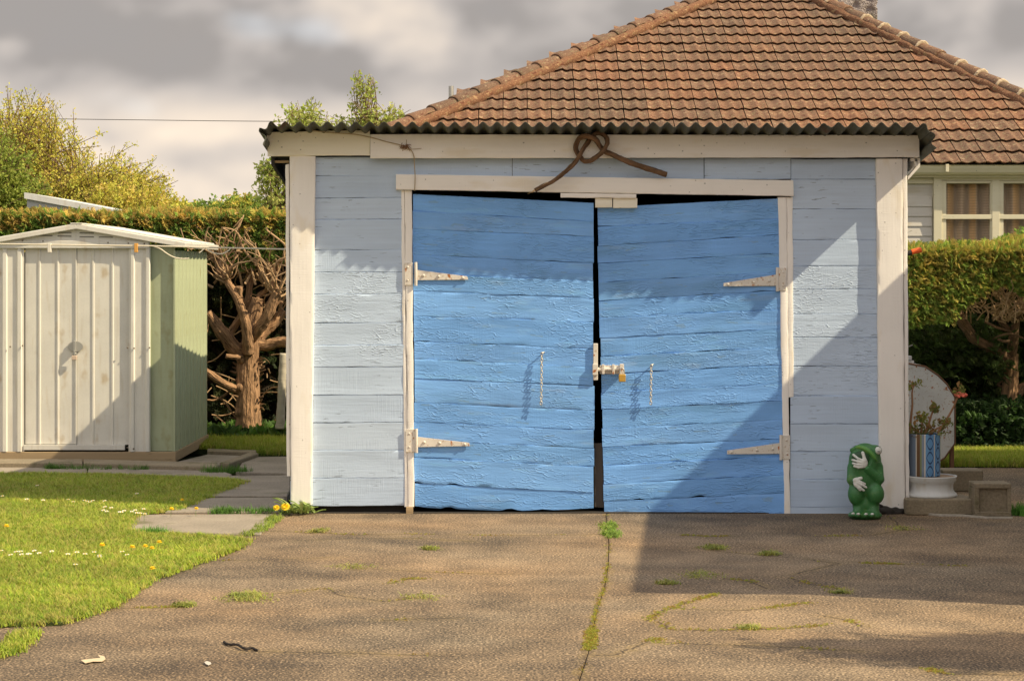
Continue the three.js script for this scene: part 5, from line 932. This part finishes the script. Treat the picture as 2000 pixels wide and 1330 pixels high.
  for (let i = 0; i < 240; i++) { const a = P(lerp(1880, 2035, Math.sqrt(R())), lerp(632, 560, R()), -0.85 + R() * 0.8), d = V((R() - 0.5) * 0.35, 0.03 + R() * 0.26, (R() - 0.2) * 0.3), j = () => V((R() - 0.5) * 0.12, (R() - 0.5) * 0.1, (R() - 0.5) * 0.1); T.push(tube([a, a.clone().addScaledVector(d, 0.35).add(j()), a.clone().addScaledVector(d, 0.7).add(j()), a.clone().add(d)], (t) => lerp(0.0075, 0.003, t), 4, 8, false)); }
  part('twigs', merge(T), M.twigPale, h).userData.kind = 'stuff';
  const L = [], iv = thing('ivy', 'dark low ivy covering the ground below the hedge beyond the tank', 'ivy', V(4.3, 0, DC - 20.1));
  for (let i = 0; i < 5200; i++) { const x = lerp(2.9, 6.0, R()), y = Math.pow(R(), 1.4) * 0.42, z = DC - 19.75 - R() * 0.9; L.push({ p: V(x, y, z), q: qDir(V((R() - 0.5) * 2, R(), 0.4 + R()), R() * 6), s: 0.7 + R() * 0.8, c: tint(R, [[0.05, 0.11, 0.025], [0.07, 0.14, 0.03], [0.04, 0.08, 0.02]], 0.3) }); }
  scatter('leaves', quadLeaf(0.05, 5, 2.4, 0.06, 31), M.leaf, L, iv);
}
// ---------------------------------------------------------------- trees beyond
function crownTree(o) {
  const R = rng(o.seed), t = thing(o.name, o.label, 'tree', o.base), trunkTop = o.fork, W = [], hubs = [], leaves = [];
  W.push(limb([o.base, o.base.clone().lerp(trunkTop, 0.5).add(V(0.06, 0, 0)), trunkTop], o.r, o.r * 0.7, 9));
  const target = () => { const l = o.lobes[Math.floor(R() * o.lobes.length)], d = rndDir(R), k = Math.pow(R(), 0.45); return V(l[0].x + d.x * l[1] * k, l[0].y + d.y * l[2] * k, l[0].z + d.z * l[3] * k); };
  for (let i = 0; i < o.limbs; i++) { const b = target().lerp(trunkTop, 0.35), m = trunkTop.clone().lerp(b, 0.5).add(V((R() - 0.5) * 0.3, 0.1 * o.upward, (R() - 0.5) * 0.3)); W.push(limb([trunkTop, m, b], o.r * 0.45, o.r * 0.12, 6)); hubs.push(b, m); }
  for (let i = 0; i < o.twigs; i++) {
    const e = target(); let h = hubs[0], best = 1e9; for (let k = 0; k < 6; k++) { const c = hubs[Math.floor(R() * hubs.length)], d = c.distanceTo(e) + (c.y > e.y ? o.upward : 0); if (d < best) { best = d; h = c; } }
    const m = h.clone().lerp(e, 0.55).add(V((R() - 0.5) * 0.25, 0.12 * o.upward * (R() - 0.2), (R() - 0.5) * 0.25));
    W.push(tube([h, m, e], (q) => lerp(o.twigR, o.twigR * 0.35, q), 4, 5, false));
    for (let k = 0; k < o.leaves; k++) { const q = 0.45 + 0.55 * R(), p = (q < 0.55 ? h.clone().lerp(m, q / 0.55) : m.clone().lerp(e, (q - 0.55) / 0.45)).add(rndDir(R).multiplyScalar(o.spread * R())); leaves.push({ p, q: qDir(rndDir(R).add(V(0, 0.4, 0)), R() * 6), s: 0.6 + 0.8 * R(), c: tint(R, o.cols, 0.28) }); }
  }
  part('trunk', merge(W), o.bark, t);
  const im = scatter('crown', quadLeaf(o.size, o.per, 2.6, o.size * 1.4, o.seed), M.leaf, leaves, t);
  return im;
}
{
  const A = (x, y, D) => at(x, y, D), lob = (x, y, D, rx, ry, rz) => [A(x, y, D), rx * D / F, ry * D / F, rz];
  const yel = [[0.66, 0.6, 0.1], [0.74, 0.66, 0.13], [0.56, 0.55, 0.09], [0.68, 0.52, 0.14], [0.48, 0.5, 0.08]], grn = [[0.24, 0.36, 0.06], [0.3, 0.42, 0.08], [0.2, 0.28, 0.045]], bright = [[0.44, 0.52, 0.11], [0.52, 0.56, 0.15], [0.36, 0.44, 0.08], [0.55, 0.54, 0.18]];
  crownTree({ name: 'willow_tree', label: 'tall yellow-green spring tree with fine upright twigs behind the shed', seed: 401, base: V(-8.2, 0, DC - 36), fork: V(-8.0, 1.2, DC - 36), r: 0.16, lobes: [lob(70, 265, 36, 105, 105, 1.6), lob(130, 330, 36, 130, 90, 1.6), lob(235, 345, 35.5, 95, 72, 1.3), lob(270, 370, 35, 80, 55, 1.2), lob(40, 230, 36, 90, 70, 1.3), lob(150, 380, 35, 190, 60, 1.3), lob(-60, 320, 36, 120, 130, 1.6)], limbs: 46, twigs: 1000, leaves: 12, spread: 0.15, twigR: 0.01, upward: 1.6, size: 0.046, per: 4, cols: yel, bark: M.barkDark });
  crownTree({ name: 'willow_tree', label: 'lower rounded yellow bush tree above the hedge next to the willow', seed: 402, base: V(-6.2, 0, DC - 34), fork: V(-6.1, 1.0, DC - 34), r: 0.1, lobes: [lob(285, 395, 34, 60, 42, 0.9), lob(215, 390, 34, 60, 50, 0.9), lob(345, 410, 34, 50, 26, 0.8)], limbs: 20, twigs: 420, leaves: 16, spread: 0.14, twigR: 0.009, upward: 1.2, size: 0.042, per: 4, cols: yel, bark: M.barkDark });
  crownTree({ name: 'broadleaf_tree', label: 'darker green leafy tree at the far edge behind the shed', seed: 403, base: V(-7.4, 0, DC - 29), fork: V(-7.2, 1.4, DC - 29), r: 0.12, lobes: [lob(5, 330, 29, 70, 80, 0.9), lob(35, 370, 29, 60, 40, 0.8), lob(-40, 300, 29, 80, 90, 0.9)], limbs: 16, twigs: 260, leaves: 16, spread: 0.16, twigR: 0.01, upward: 0.6, size: 0.05, per: 4, cols: [[0.32, 0.38, 0.06], [0.4, 0.44, 0.08], [0.24, 0.32, 0.05]], bark: M.barkDark });
  crownTree({ name: 'broadleaf_tree', label: 'bright green young tree rising behind the iron roof, one tall spray on top', seed: 404, base: V(-1.9, 0, DC - 29), fork: V(-1.85, 2.1, DC - 29), r: 0.09, lobes: [lob(720, 235, 29, 80, 38, 0.6), lob(775, 226, 29, 36, 26, 0.4), lob(765, 228, 29, 40, 28, 0.4), lob(735, 225, 29, 60, 34, 0.5), lob(690, 240, 29, 60, 34, 0.5), lob(700, 190, 29, 32, 40, 0.35), lob(708, 163, 29, 36, 30, 0.3), lob(712, 150, 29, 26, 20, 0.2), lob(685, 250, 29, 70, 30, 0.6), lob(770, 245, 29, 40, 24, 0.4)], limbs: 24, twigs: 150, leaves: 7, spread: 0.08, twigR: 0.007, upward: 1.2, size: 0.05, per: 2, cols: bright, bark: M.barkDark });
  crownTree({ name: 'broadleaf_tree', label: 'airy green tree whose leaves show above and below the eave corner', seed: 405, base: V(-3.1, 0, DC - 27), fork: V(-3.0, 1.6, DC - 27), r: 0.08, lobes: [lob(592, 222, 27, 54, 38, 0.5), lob(592, 215, 27, 50, 30, 0.5), lob(630, 236, 27, 50, 30, 0.5), lob(540, 350, 27, 44, 46, 0.5), lob(530, 385, 27, 40, 28, 0.5), lob(515, 335, 27, 22, 24, 0.3), lob(600, 300, 27, 60, 50, 0.5)], limbs: 18, twigs: 190, leaves: 8, spread: 0.09, twigR: 0.006, upward: 0.8, size: 0.046, per: 3, cols: bright, bark: M.barkDark });
  [[365, 408, 40, 16], [420, 400, 52, 22], [470, 395, 40, 22], [510, 400, 40, 20], [455, 404, 36, 18]].forEach(([x, y, rx, ry], i) => crownTree({ name: 'shrub', label: ['low olive shrub over the hedge where the yellow tree ends', 'distant green shrub over the hedge halfway to the garage', 'dark pointed shrub behind the clipped hedge top', 'shrub beside the garage wall above the hedge', 'small shrub between two taller ones over the hedge'][i], seed: 420 + i, base: V((x - 1000) * 32 / F, 0, DC - 32), fork: V((x - 1000) * 32 / F, 1.4, DC - 32), r: 0.05, lobes: [lob(x, y, 32, rx, ry, 0.5), lob(x, y + 20, 32, rx, 16, 0.5)], limbs: 8, twigs: 90, leaves: 16, spread: 0.1, twigR: 0.007, upward: 0.6, size: 0.05, per: 4, cols: i % 2 ? grn : [...yel, ...grn], bark: M.barkDark }));
  crownTree({ name: 'shrub', label: 'green shrub rising before the house window above the hedge', seed: 430, base: V(5.4, 0, DC - 22.6), fork: V(5.4, 1.2, DC - 22.6), r: 0.05, lobes: [lob(1990, 468, 22.6, 34, 18, 0.3), lob(2030, 460, 22.6, 30, 24, 0.3)], limbs: 6, twigs: 60, leaves: 14, spread: 0.07, twigR: 0.006, upward: 0.5, size: 0.04, per: 4, cols: grn, bark: M.barkDark });
  crownTree({ name: 'garden_tree', label: 'garden tree beside the driveway that throws dappled shade on it', seed: 440, base: V(7.6, 0, 7.6), fork: V(7.4, 2.2, 7.4), r: 0.13, lobes: [[V(6.6, 4.5, 7.0), 0.75, 0.35, 0.4], [V(7.1, 4.7, 6.8), 0.6, 0.4, 0.3], [V(5.7, 4.1, 6.6), 0.6, 0.16, 0.1], [V(7.6, 4.7, 6.9), 0.8, 0.5, 0.45]], limbs: 14, twigs: 170, leaves: 14, spread: 0.16, twigR: 0.01, upward: 0.5, size: 0.07, per: 4, cols: grn, bark: M.barkDark });
}

// ---------------------------------------------------------------- things beside the garage
{
  // fuel tank on legs
  const D = 17.6, z1 = DC - D, c = at(1768, 812, D), s = D / F, tank = thing('fuel_tank', 'old white eight-sided steel fuel tank with rust spots beside the garage', 'tank', V(c.x, 0, z1 - 0.6));
  const half = [[0, -103], [40, -96], [66, -78], [82, -62], [98, -36], [98, 54], [78, 82], [52, 100], [0, 103]], pts = [...half, ...half.slice(1, -1).reverse().map(([x, y]) => [-x, y])].map(([x, y]) => new THREE.Vector2(c.x + x * s, c.y - y * s));
  const W = mat('rusty white tank paint', { c: [0.76, 0.75, 0.7], map: rustTint, roughness: 0.55 }), g = new THREE.ExtrudeGeometry(new THREE.Shape(pts), { depth: 1.2, bevelEnabled: true, bevelSize: 0.006, bevelThickness: 0.006, bevelSegments: 2 }); g.translate(0, 0, z1 - 1.2);
  part('shell', boxUV(g), W, tank);
  { const o = pts.map((p) => V(p.x, p.y, z1 + 0.004)); o.push(o[0].clone()); part('rim', tube(o, 0.008, 5, 0, false, false), M.rustyIron, tank); }
  part('filler_cap', merge([tube([at(1779, 713, D + 0.1), at(1779, 704, D + 0.1)], 0.03, 12, 2, true, false), box(at(1771, 0, D).x, at(1785, 0, D).x, at(0, 704, D).y, at(0, 696, D).y, z1 - 0.14, z1 - 0.06, 0.006)]), mat('pale cap', { c: [0.5, 0.48, 0.46], roughness: 0.6 }), tank);
  for (const [x, dz] of [[1862, 0.02], [1862, 1.05], [1690, 0.02], [1690, 1.05]]) { const a = at(x, 0, D); part('leg', box(a.x - 0.016, a.x + 0.016, 0, 0.26, z1 - dz - 0.04, z1 - dz, 0.003), M.rustyIron, tank); const f = box(a.x - 0.05, a.x + 0.06, 0.0, 0.012, z1 - dz - 0.06, z1 - dz + 0.02, 0.003); part('foot', f, M.rustyIron, tank); }
}
const BZ = 0.02;
{ // concrete blocks
  const px = (x, y, D) => at(x, y, D), blk = (name, label, x0, x1, y0, y1, D, dep, hollow, lift = 0) => {
    const a = px(x0, y1, D), b = px(x1, y0, D), z = DC - D, t = thing(name, label, 'concrete block', V((a.x + b.x) / 2, lift, z - dep / 2)), y = [lift, lift + (b.y - a.y)];
    if (hollow) { const w = b.x - a.x; part('shell', merge([box(a.x, b.x, y[1] - 0.035, y[1], z - dep, z, 0.007), box(a.x, b.x, y[0], y[0] + 0.032, z - dep, z, 0.006), box(a.x, a.x + 0.03, y[0] + 0.03, y[1] - 0.034, z - dep + 0.004, z - 0.004, 0.004), box(b.x - 0.026, b.x, y[0] + 0.03, y[1] - 0.034, z - dep + 0.004, z - 0.004, 0.004), box(a.x + w * 0.1, b.x - 0.02, y[0] + 0.02, y[1] - 0.03, z - dep + 0.03, z - 0.028, 0.004)]), M.block, t); }
    else part('body', merge([box(a.x, b.x, y[0], y[1], z - dep, z, 0.012, false, x0, y0)]), M.block, t);
    return t;
  };
  blk('concrete_block', 'hollow concrete block standing on edge at the end of the row', 1905, 1977, 946, 1011, 14.28, 0.2, true);
  blk('concrete_block', 'dark low concrete slab block under the white wheel rim', 1771, 1902, 976, 1008, 14.36, 0.3, false);
  blk('concrete_block', 'mossy concrete block lying behind the wheel rim', 1842, 1922, 924, 966, 15.9, 0.22, false);
  blk('concrete_block', 'small brick wedge between the low slab and the hollow block', 1880, 1908, 978, 1004, 14.62, 0.15, false);
  // white wheel rim lying flat on the block
  const D = 14.5, c = at(1823, 948, D), s = D / F, y0 = at(0, 971, D).y + 0.0, top = at(0, 930, D).y, R0 = 50 * s, h = top - y0;
  const rim = thing('wheel_rim', 'white painted steel wheel rim lying flat under the planter', 'wheel rim', V(c.x, y0, DC - D)), prof = [[0.12, 0.02], [R0 * 0.8, 0.02], [R0 * 0.86, 0.0], [R0 * 1.0, 0.0], [R0 * 1.02, 0.012], [R0 * 0.98, 0.024], [R0 * 0.92, 0.03], [R0 * 0.86, 0.05], [R0 * 0.85, h * 0.55], [R0 * 0.9, h * 0.7], [R0 * 0.97, h * 0.78], [R0 * 0.97, h * 0.9], [R0 * 1.0, h * 0.94], [R0 * 1.0, h], [R0 * 0.95, h], [R0 * 0.93, h * 0.9], [R0 * 0.8, h * 0.6], [0.08, h * 0.58]].map(([r, y]) => new THREE.Vector2(r, y));
  const lg = new THREE.LatheGeometry(prof, 56); lg.translate(c.x, y0, DC - D - 0.06);
  part('rim', boxUV(lg), mat('chalky white enamel', { c: [0.66, 0.66, 0.64], map: steelTint, roughness: 0.5 }), rim);
  { const g = new THREE.CylinderGeometry(R0 * 0.935, R0 * 0.93, 0.012, 40); g.translate(c.x, top - 0.012, DC - D - 0.06); const p = g.attributes.position; for (let i = 0; i < p.count; i++) p.setY(i, p.getY(i) + 0.004 * n3(p.getX(i) * 30, 1, p.getZ(i) * 30)); part('gravel_fill', boxUV(g), mat('dry gravel', { c: [1.5, 1.2, 0.9], map: concreteTint, bumpMap: bumpStone, bumpScale: 0.012, roughness: 1 }), rim); rim.children[1].material.color.setRGB(0.42, 0.3, 0.2); }
  // tin planter, upright colour bands laid across its front
  const pc = at(1810, 885, D), pz = DC - D - 0.06, pr = 31 * s, pb = top - 0.004, pt = at(0, 848, D).y, pl = thing('planter', 'tall blue tin planter with white upright lines on the wheel rim', 'planter', V(pc.x, pb, pz));
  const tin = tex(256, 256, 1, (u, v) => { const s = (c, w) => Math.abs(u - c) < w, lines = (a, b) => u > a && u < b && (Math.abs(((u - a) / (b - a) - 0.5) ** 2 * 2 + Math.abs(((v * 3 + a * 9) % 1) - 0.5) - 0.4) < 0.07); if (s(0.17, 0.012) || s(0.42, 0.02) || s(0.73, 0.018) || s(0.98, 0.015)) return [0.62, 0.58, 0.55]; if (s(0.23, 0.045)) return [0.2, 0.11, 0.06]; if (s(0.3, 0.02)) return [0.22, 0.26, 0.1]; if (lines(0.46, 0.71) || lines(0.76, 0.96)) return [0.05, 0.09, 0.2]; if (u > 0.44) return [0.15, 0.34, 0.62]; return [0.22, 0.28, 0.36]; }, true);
  const dr = new THREE.LatheGeometry([[0.0, 0.0], [pr - 0.004, 0.0], [pr, 0.006], [pr, 0.06], [pr - 0.0015, 0.066], [pr, 0.072], [pr, pt - pb - 0.006], [pr + 0.003, pt - pb - 0.003], [pr, pt - pb], [pr - 0.004, pt - pb - 0.004], [pr - 0.006, 0.1]].map(([r, y]) => new THREE.Vector2(r, y)), 60); dr.translate(pc.x, pb, pz);
  const dm = fin(mergeVertices(dr)), dp = dm.attributes.position, du = dm.attributes.uv; for (let i = 0; i < dp.count; i++) du.setXY(i, 0.5 + (dp.getX(i) - pc.x) / (2 * pr), (dp.getY(i) - pb) / (pt - pb));
  part('drum', dm, mat('banded tin', { map: tin, metalness: 0.35, roughness: 0.22 }), pl);
  { const g = new THREE.CylinderGeometry(pr - 0.006, pr - 0.006, 0.02, 30); g.translate(pc.x, pt - 0.025, pz); part('potting_soil', boxUV(g), M.soil, pl); }
  const q = (x, y, dz = 0) => at(x, y, D + 0.06 + dz), stemM = mat('woody stem', { c: [0.3, 0.16, 0.08], roughness: 0.85 }), plant = thing('potted_plant', 'straggly plant with thin reddish stems growing in the blue tin planter', 'plant', V(pc.x, pt, pz)), stems = [[[1778, 848], [1780, 820], [1783, 790], [1783, 762], [1788, 750]], [[1808, 848], [1815, 828], [1822, 806], [1829, 792]], [[1832, 846], [1846, 826], [1862, 798], [1872, 776], [1880, 762]], [[1800, 848], [1802, 830], [1806, 812]], [[1818, 848], [1830, 838], [1848, 830]]];
  stems.forEach((p) => part('stem', tube(p.map(([x, y], i) => q(x, y, 0.05 * n3(x, i, 1))), (t) => lerp(0.0095, 0.0045, t), 6), stemM, plant));
  const R = rng(88), L = []; const leafAt = (x, y, n, sp) => { for (let i = 0; i < n; i++) L.push({ p: q(x + (R() - 0.5) * sp, y + (R() - 0.5) * sp * 0.7, (R() - 0.5) * 0.12), q: qDir(V((R() - 0.5) * 2, R() * 1.4, (R() - 0.5) * 2), R() * 6), s: 0.6 + 0.8 * R(), c: tint(R, [[0.24, 0.26, 0.05], [0.3, 0.28, 0.07], [0.16, 0.2, 0.05], [0.3, 0.17, 0.06]], 0.3) }); };
  leafAt(1786, 752, 12, 24); leafAt(1806, 840, 22, 56); leafAt(1836, 838, 18, 44); leafAt(1826, 800, 16, 14); leafAt(1804, 815, 14, 14); leafAt(1880, 764, 12, 16); leafAt(1788, 842, 10, 30); leafAt(1850, 828, 12, 20);
  scatter('leaves', quadLeaf(0.026, 5, 2.2, 0.035, 44), M.leaf, L, plant);
  { const B = [], f = q(1878, 770, -0.02); for (let i = 0; i < 16; i++) { const a = i * 2.4, r = 0.008 + 0.0022 * i, g = new THREE.SphereGeometry(0.017, 7, 5); g.scale(1, 0.45, 0.7); g.rotateZ(0.7); g.rotateY(a); g.translate(f.x + Math.cos(a) * r, f.y + 0.012 - r * 0.6, f.z + Math.sin(a) * r); B.push(boxUV(g)); } part('bloom', merge(B), mat('coral bloom', { c: [0.75, 0.16, 0.1], roughness: 0.7 }), plant).userData.label = 'coral red bloom at the end of the longest stem'; }
  // thin pale strip on the ground below the blocks
  const e = [[1760, 1003], [1790, 1004], [1840, 1009], [1880, 1009], [1930, 1013], [1979, 1013]].map(([x, y]) => ground(x, y)), sp = [], si = []; e.forEach((p, i) => { for (const [dz, y] of [[0.008, 0], [0.008, 0.012], [-0.004, 0.014], [-0.004, 0]]) sp.push(p.x, y + 0.004 * n3(i * 1.3, 2, 2), p.z + dz); if (i) for (let k = 0; k < 4; k++) { const a = (i - 1) * 4 + k, b = (i - 1) * 4 + (k + 1) % 4; si.push(a, b, a + 4, b, b + 4, a + 4); } });
  const sg = new THREE.BufferGeometry(); sg.setAttribute('position', new THREE.Float32BufferAttribute(sp, 3)); sg.setIndex(si); solo('edging_strip', 'thin pale wavy edging strip on the ground along the concrete blocks', 'edging', boxUV(sg), mat('dusty edging', { c: [0.5, 0.46, 0.4], map: concreteTint, roughness: 0.9 }), e[2]);
  // tool with an orange grip poking out past the corner
  const t0 = at(1768, 496, 15.2), t1 = at(1781, 492.5, 15.2), t2 = at(1801, 487.5, 15.2), tool = thing('tool_handle', 'orange tool grip poking out past the garage corner before the hedge', 'tool handle', t1);
  part('shaft', tube([t0, t1], 0.018, 10, 2, true, false), M.dark, tool); part('grip', tube([t1, t1.clone().lerp(t2, 0.1), t1.clone().lerp(t2, 0.9), t2], (t) => 0.0195 - 0.006 * Math.pow(Math.abs(t - 0.5) * 2, 8), 12, 10), mat('orange grip', { c: [0.85, 0.13, 0.02], roughness: 0.45 }), tool);
  for (const [x, y, x2, y2] of [[1773, 454, 1782, 450], [1773, 678, 1783, 674]]) part('nail', tube([at(x, y, 14.6), at(x2, y2, 14.55)], 0.004, 6, 2, true, false), M.steel, garage);
}
// ---------------------------------------------------------------- frog statue
{
  const D = 14.2, o = at(1690, 1014, D); o.y = 0; o.z = DC - D;
  const frog = thing('frog_statue', 'green painted frog statue with white hands standing at the garage corner', 'frog statue', o);
  const S = (p) => ({ x: p.x - o.x, y: p.y - o.y, z: p.z - o.z });
  const LIP = [[-0.088, 0.45], [-0.06, 0.468], [-0.02, 0.467], [0.02, 0.441], [0.052, 0.4], [0.08, 0.36]].map(([x, y]) => [x, y, Math.sqrt(Math.max(0.02, 1 - (x / 0.1) ** 2 - ((y - 0.398) / 0.098) ** 2)) * 0.084]);
  const body = (w) => {
    const p = S(w); let d = ell(p, [0.0, 0.27, -0.01], [0.108, 0.165, 0.088]);                     // belly
    d = smin(d, ell(p, [0.002, 0.398, 0.0], [0.1, 0.098, 0.084]), 0.06);                            // head
    d = Math.max(d, -ell(p, [-0.04, 0.395, 0.096], [0.078, 0.064, 0.034]));                              // face set back under the lip
    for (let i = 0; i < LIP.length - 1; i++) d = smin(d, cap(p, LIP[i], LIP[i + 1], 0.0135, 0.0135), 0.012);
    d = smin(d, ell(p, [0.066, 0.45, 0.02], [0.038, 0.036, 0.042]), 0.012);                         // eye socket
    d = smin(d, cap(p, [0.086, 0.335, 0.01], [0.088, 0.262, 0.05], 0.034, 0.031), 0.018); d = smin(d, cap(p, [0.086, 0.262, 0.058], [0.002, 0.335, 0.09], 0.03, 0.02), 0.012);   // arm raised to the mouth
    d = smin(d, cap(p, [-0.084, 0.33, 0.0], [-0.094, 0.258, 0.03], 0.031, 0.029), 0.018); d = smin(d, cap(p, [-0.094, 0.252, 0.03], [-0.075, 0.25, 0.085], 0.027, 0.02), 0.012);   // arm across the belly
    d = smin(d, ell(p, [0.062, 0.165, 0.045], [0.058, 0.07, 0.06]), 0.022); d = smin(d, ell(p, [-0.066, 0.165, 0.04], [0.052, 0.075, 0.058]), 0.022);       // thighs
    d = smin(d, ell(p, [0.0, 0.09, 0.0], [0.07, 0.06, 0.06]), 0.03);                                 // shins
    d = smin(d, cap(p, [0.05, 0.08, 0.02], [0.055, 0.035, 0.05], 0.042, 0.034), 0.02); d = smin(d, cap(p, [-0.045, 0.08, 0.02], [-0.055, 0.035, 0.05], 0.036, 0.032), 0.02);
    d = smin(d, Math.max(ell(p, [-0.001, 0.022, 0.015], [0.112, 0.034, 0.095]), -p.y), 0.015);
    for (const [x, z] of [[-0.092, 0.08], [-0.062, 0.1], [-0.014, 0.108], [0.028, 0.106]]) d = smin(d, ell(p, [x, 0.032, z], [0.02, 0.018, 0.03]), 0.012);
    return Math.max(d, -p.y + 0.0);
  };
  const greenTint = tex(512, 512, 0.4, (u, v) => { const k = 0.85 + 0.3 * pf(NA, u, v, 5, 5, 4), w = sstep(0.3, 0.38, pf(NB, u, v, 22, 22, 3)) * 0.4, y = sstep(0.05, 0.4, pf(NC, u, v, 4, 4, 3)) * 0.5; return [lerp(0.05, 0.13, y) * k + 0.15 * w, lerp(0.2, 0.24, y) * k + 0.12 * w, lerp(0.055, 0.04, y) * k + 0.1 * w]; }, true);
  const green = mat('green statue paint', { c: [1, 1, 1], map: greenTint, roughness: 0.42, bumpMap: bumpStone, bumpScale: 0.0012 }), white = mat('chalky white paint', { c: [0.74, 0.74, 0.68], map: steelTint, roughness: 0.6 });
  part('body', fin(sdf(body, V(o.x - 0.14, -0.005, o.z - 0.11), V(o.x + 0.14, 0.52, o.z + 0.13), 0.0062)), green, frog);
  part('lip', tube(LIP.map(([x, y, z]) => V(o.x + x, y + 0.002, o.z + z + 0.006)), (t) => 0.0155 * Math.sin(Math.PI * (0.14 + 0.72 * t)), 10, 40), mat('light green statue paint', { c: [2.2, 1.6, 1.1], map: greenTint, roughness: 0.42 }), frog);
  { const g = new THREE.SphereGeometry(1, 24, 14); g.scale(0.068, 0.05, 0.02); g.translate(o.x - 0.03, 0.4, o.z + 0.062); part('mouth', boxUV(g), mat('dark green statue paint', { c: [0.4, 0.42, 0.5], map: greenTint, roughness: 0.42 }), frog); }
  // a hand: palm and four fingers with a thumb out of its side, frog style
  const hand = (c, palm, fingers, thumb) => sdf((w) => { const p = S(w); let d = ell(p, c, palm); for (const f of fingers) { d = smin(d, cap(p, f[0], f[1], 0.0088, 0.0078), 0.006); d = smin(d, cap(p, f[1], f[2], 0.0078, 0.0078), 0.003); } d = smin(d, cap(p, thumb[0], thumb[1], 0.011, 0.0105), 0.008); return d; }, V(o.x + c[0] - 0.075, o.y + c[1] - 0.075, o.z + c[2] - 0.045), V(o.x + c[0] + 0.075, o.y + c[1] + 0.075, o.z + c[2] + 0.045), 0.003);
  part('hand', fin(hand([-0.018, 0.372, 0.094], [0.022, 0.032, 0.014], [[[-0.028, 0.388, 0.098], [-0.06, 0.402, 0.09], [-0.086, 0.424, 0.066]], [[-0.03, 0.374, 0.1], [-0.062, 0.382, 0.092], [-0.091, 0.391, 0.064]], [[-0.03, 0.36, 0.1], [-0.06, 0.362, 0.093], [-0.088, 0.368, 0.066]], [[-0.028, 0.348, 0.098], [-0.056, 0.344, 0.092], [-0.08, 0.35, 0.072]]], [[-0.015, 0.39, 0.098], [-0.027, 0.438, 0.084]])), white, frog);
  part('hand', fin(hand([-0.072, 0.246, 0.092], [0.02, 0.028, 0.014], [[[-0.066, 0.256, 0.1], [-0.04, 0.247, 0.104], [-0.016, 0.236, 0.098]], [[-0.066, 0.244, 0.102], [-0.038, 0.23, 0.106], [-0.008, 0.214, 0.1]], [[-0.07, 0.232, 0.1], [-0.046, 0.212, 0.104], [-0.024, 0.194, 0.1]], [[-0.078, 0.228, 0.098], [-0.06, 0.21, 0.102], [-0.046, 0.196, 0.098]]], [[-0.082, 0.262, 0.094], [-0.04, 0.274, 0.096]])), white, frog);
  const eye = new THREE.SphereGeometry(0.0265, 22, 16); eye.translate(o.x + 0.078, 0.45, o.z + 0.044); part('eye', boxUV(eye), white, frog);
  const lid = new THREE.TorusGeometry(0.0268, 0.004, 8, 26); lid.rotateY(0.25); lid.translate(o.x + 0.077, 0.45, o.z + 0.046); part('eyelid', boxUV(lid), mat('dark green line', { c: [0.03, 0.09, 0.03], roughness: 0.5 }), frog);
  const pup = new THREE.SphereGeometry(0.008, 10, 8); pup.scale(1.25, 0.35, 0.35); pup.rotateZ(-0.25); pup.translate(o.x + 0.08, 0.447, o.z + 0.07); part('pupil', boxUV(pup), mat('grey pupil', { c: [0.16, 0.15, 0.18], roughness: 0.4 }), frog);
  for (const [x, z] of [[-0.094, 0.102], [-0.063, 0.124], [-0.013, 0.132], [0.028, 0.13]]) { const g = new THREE.SphereGeometry(0.0095, 10, 8); g.scale(1.3, 0.8, 0.8); g.translate(o.x + x, 0.042, o.z + z); part('toenail', boxUV(g), white, frog); }
}
renderer.render(scene, camera);
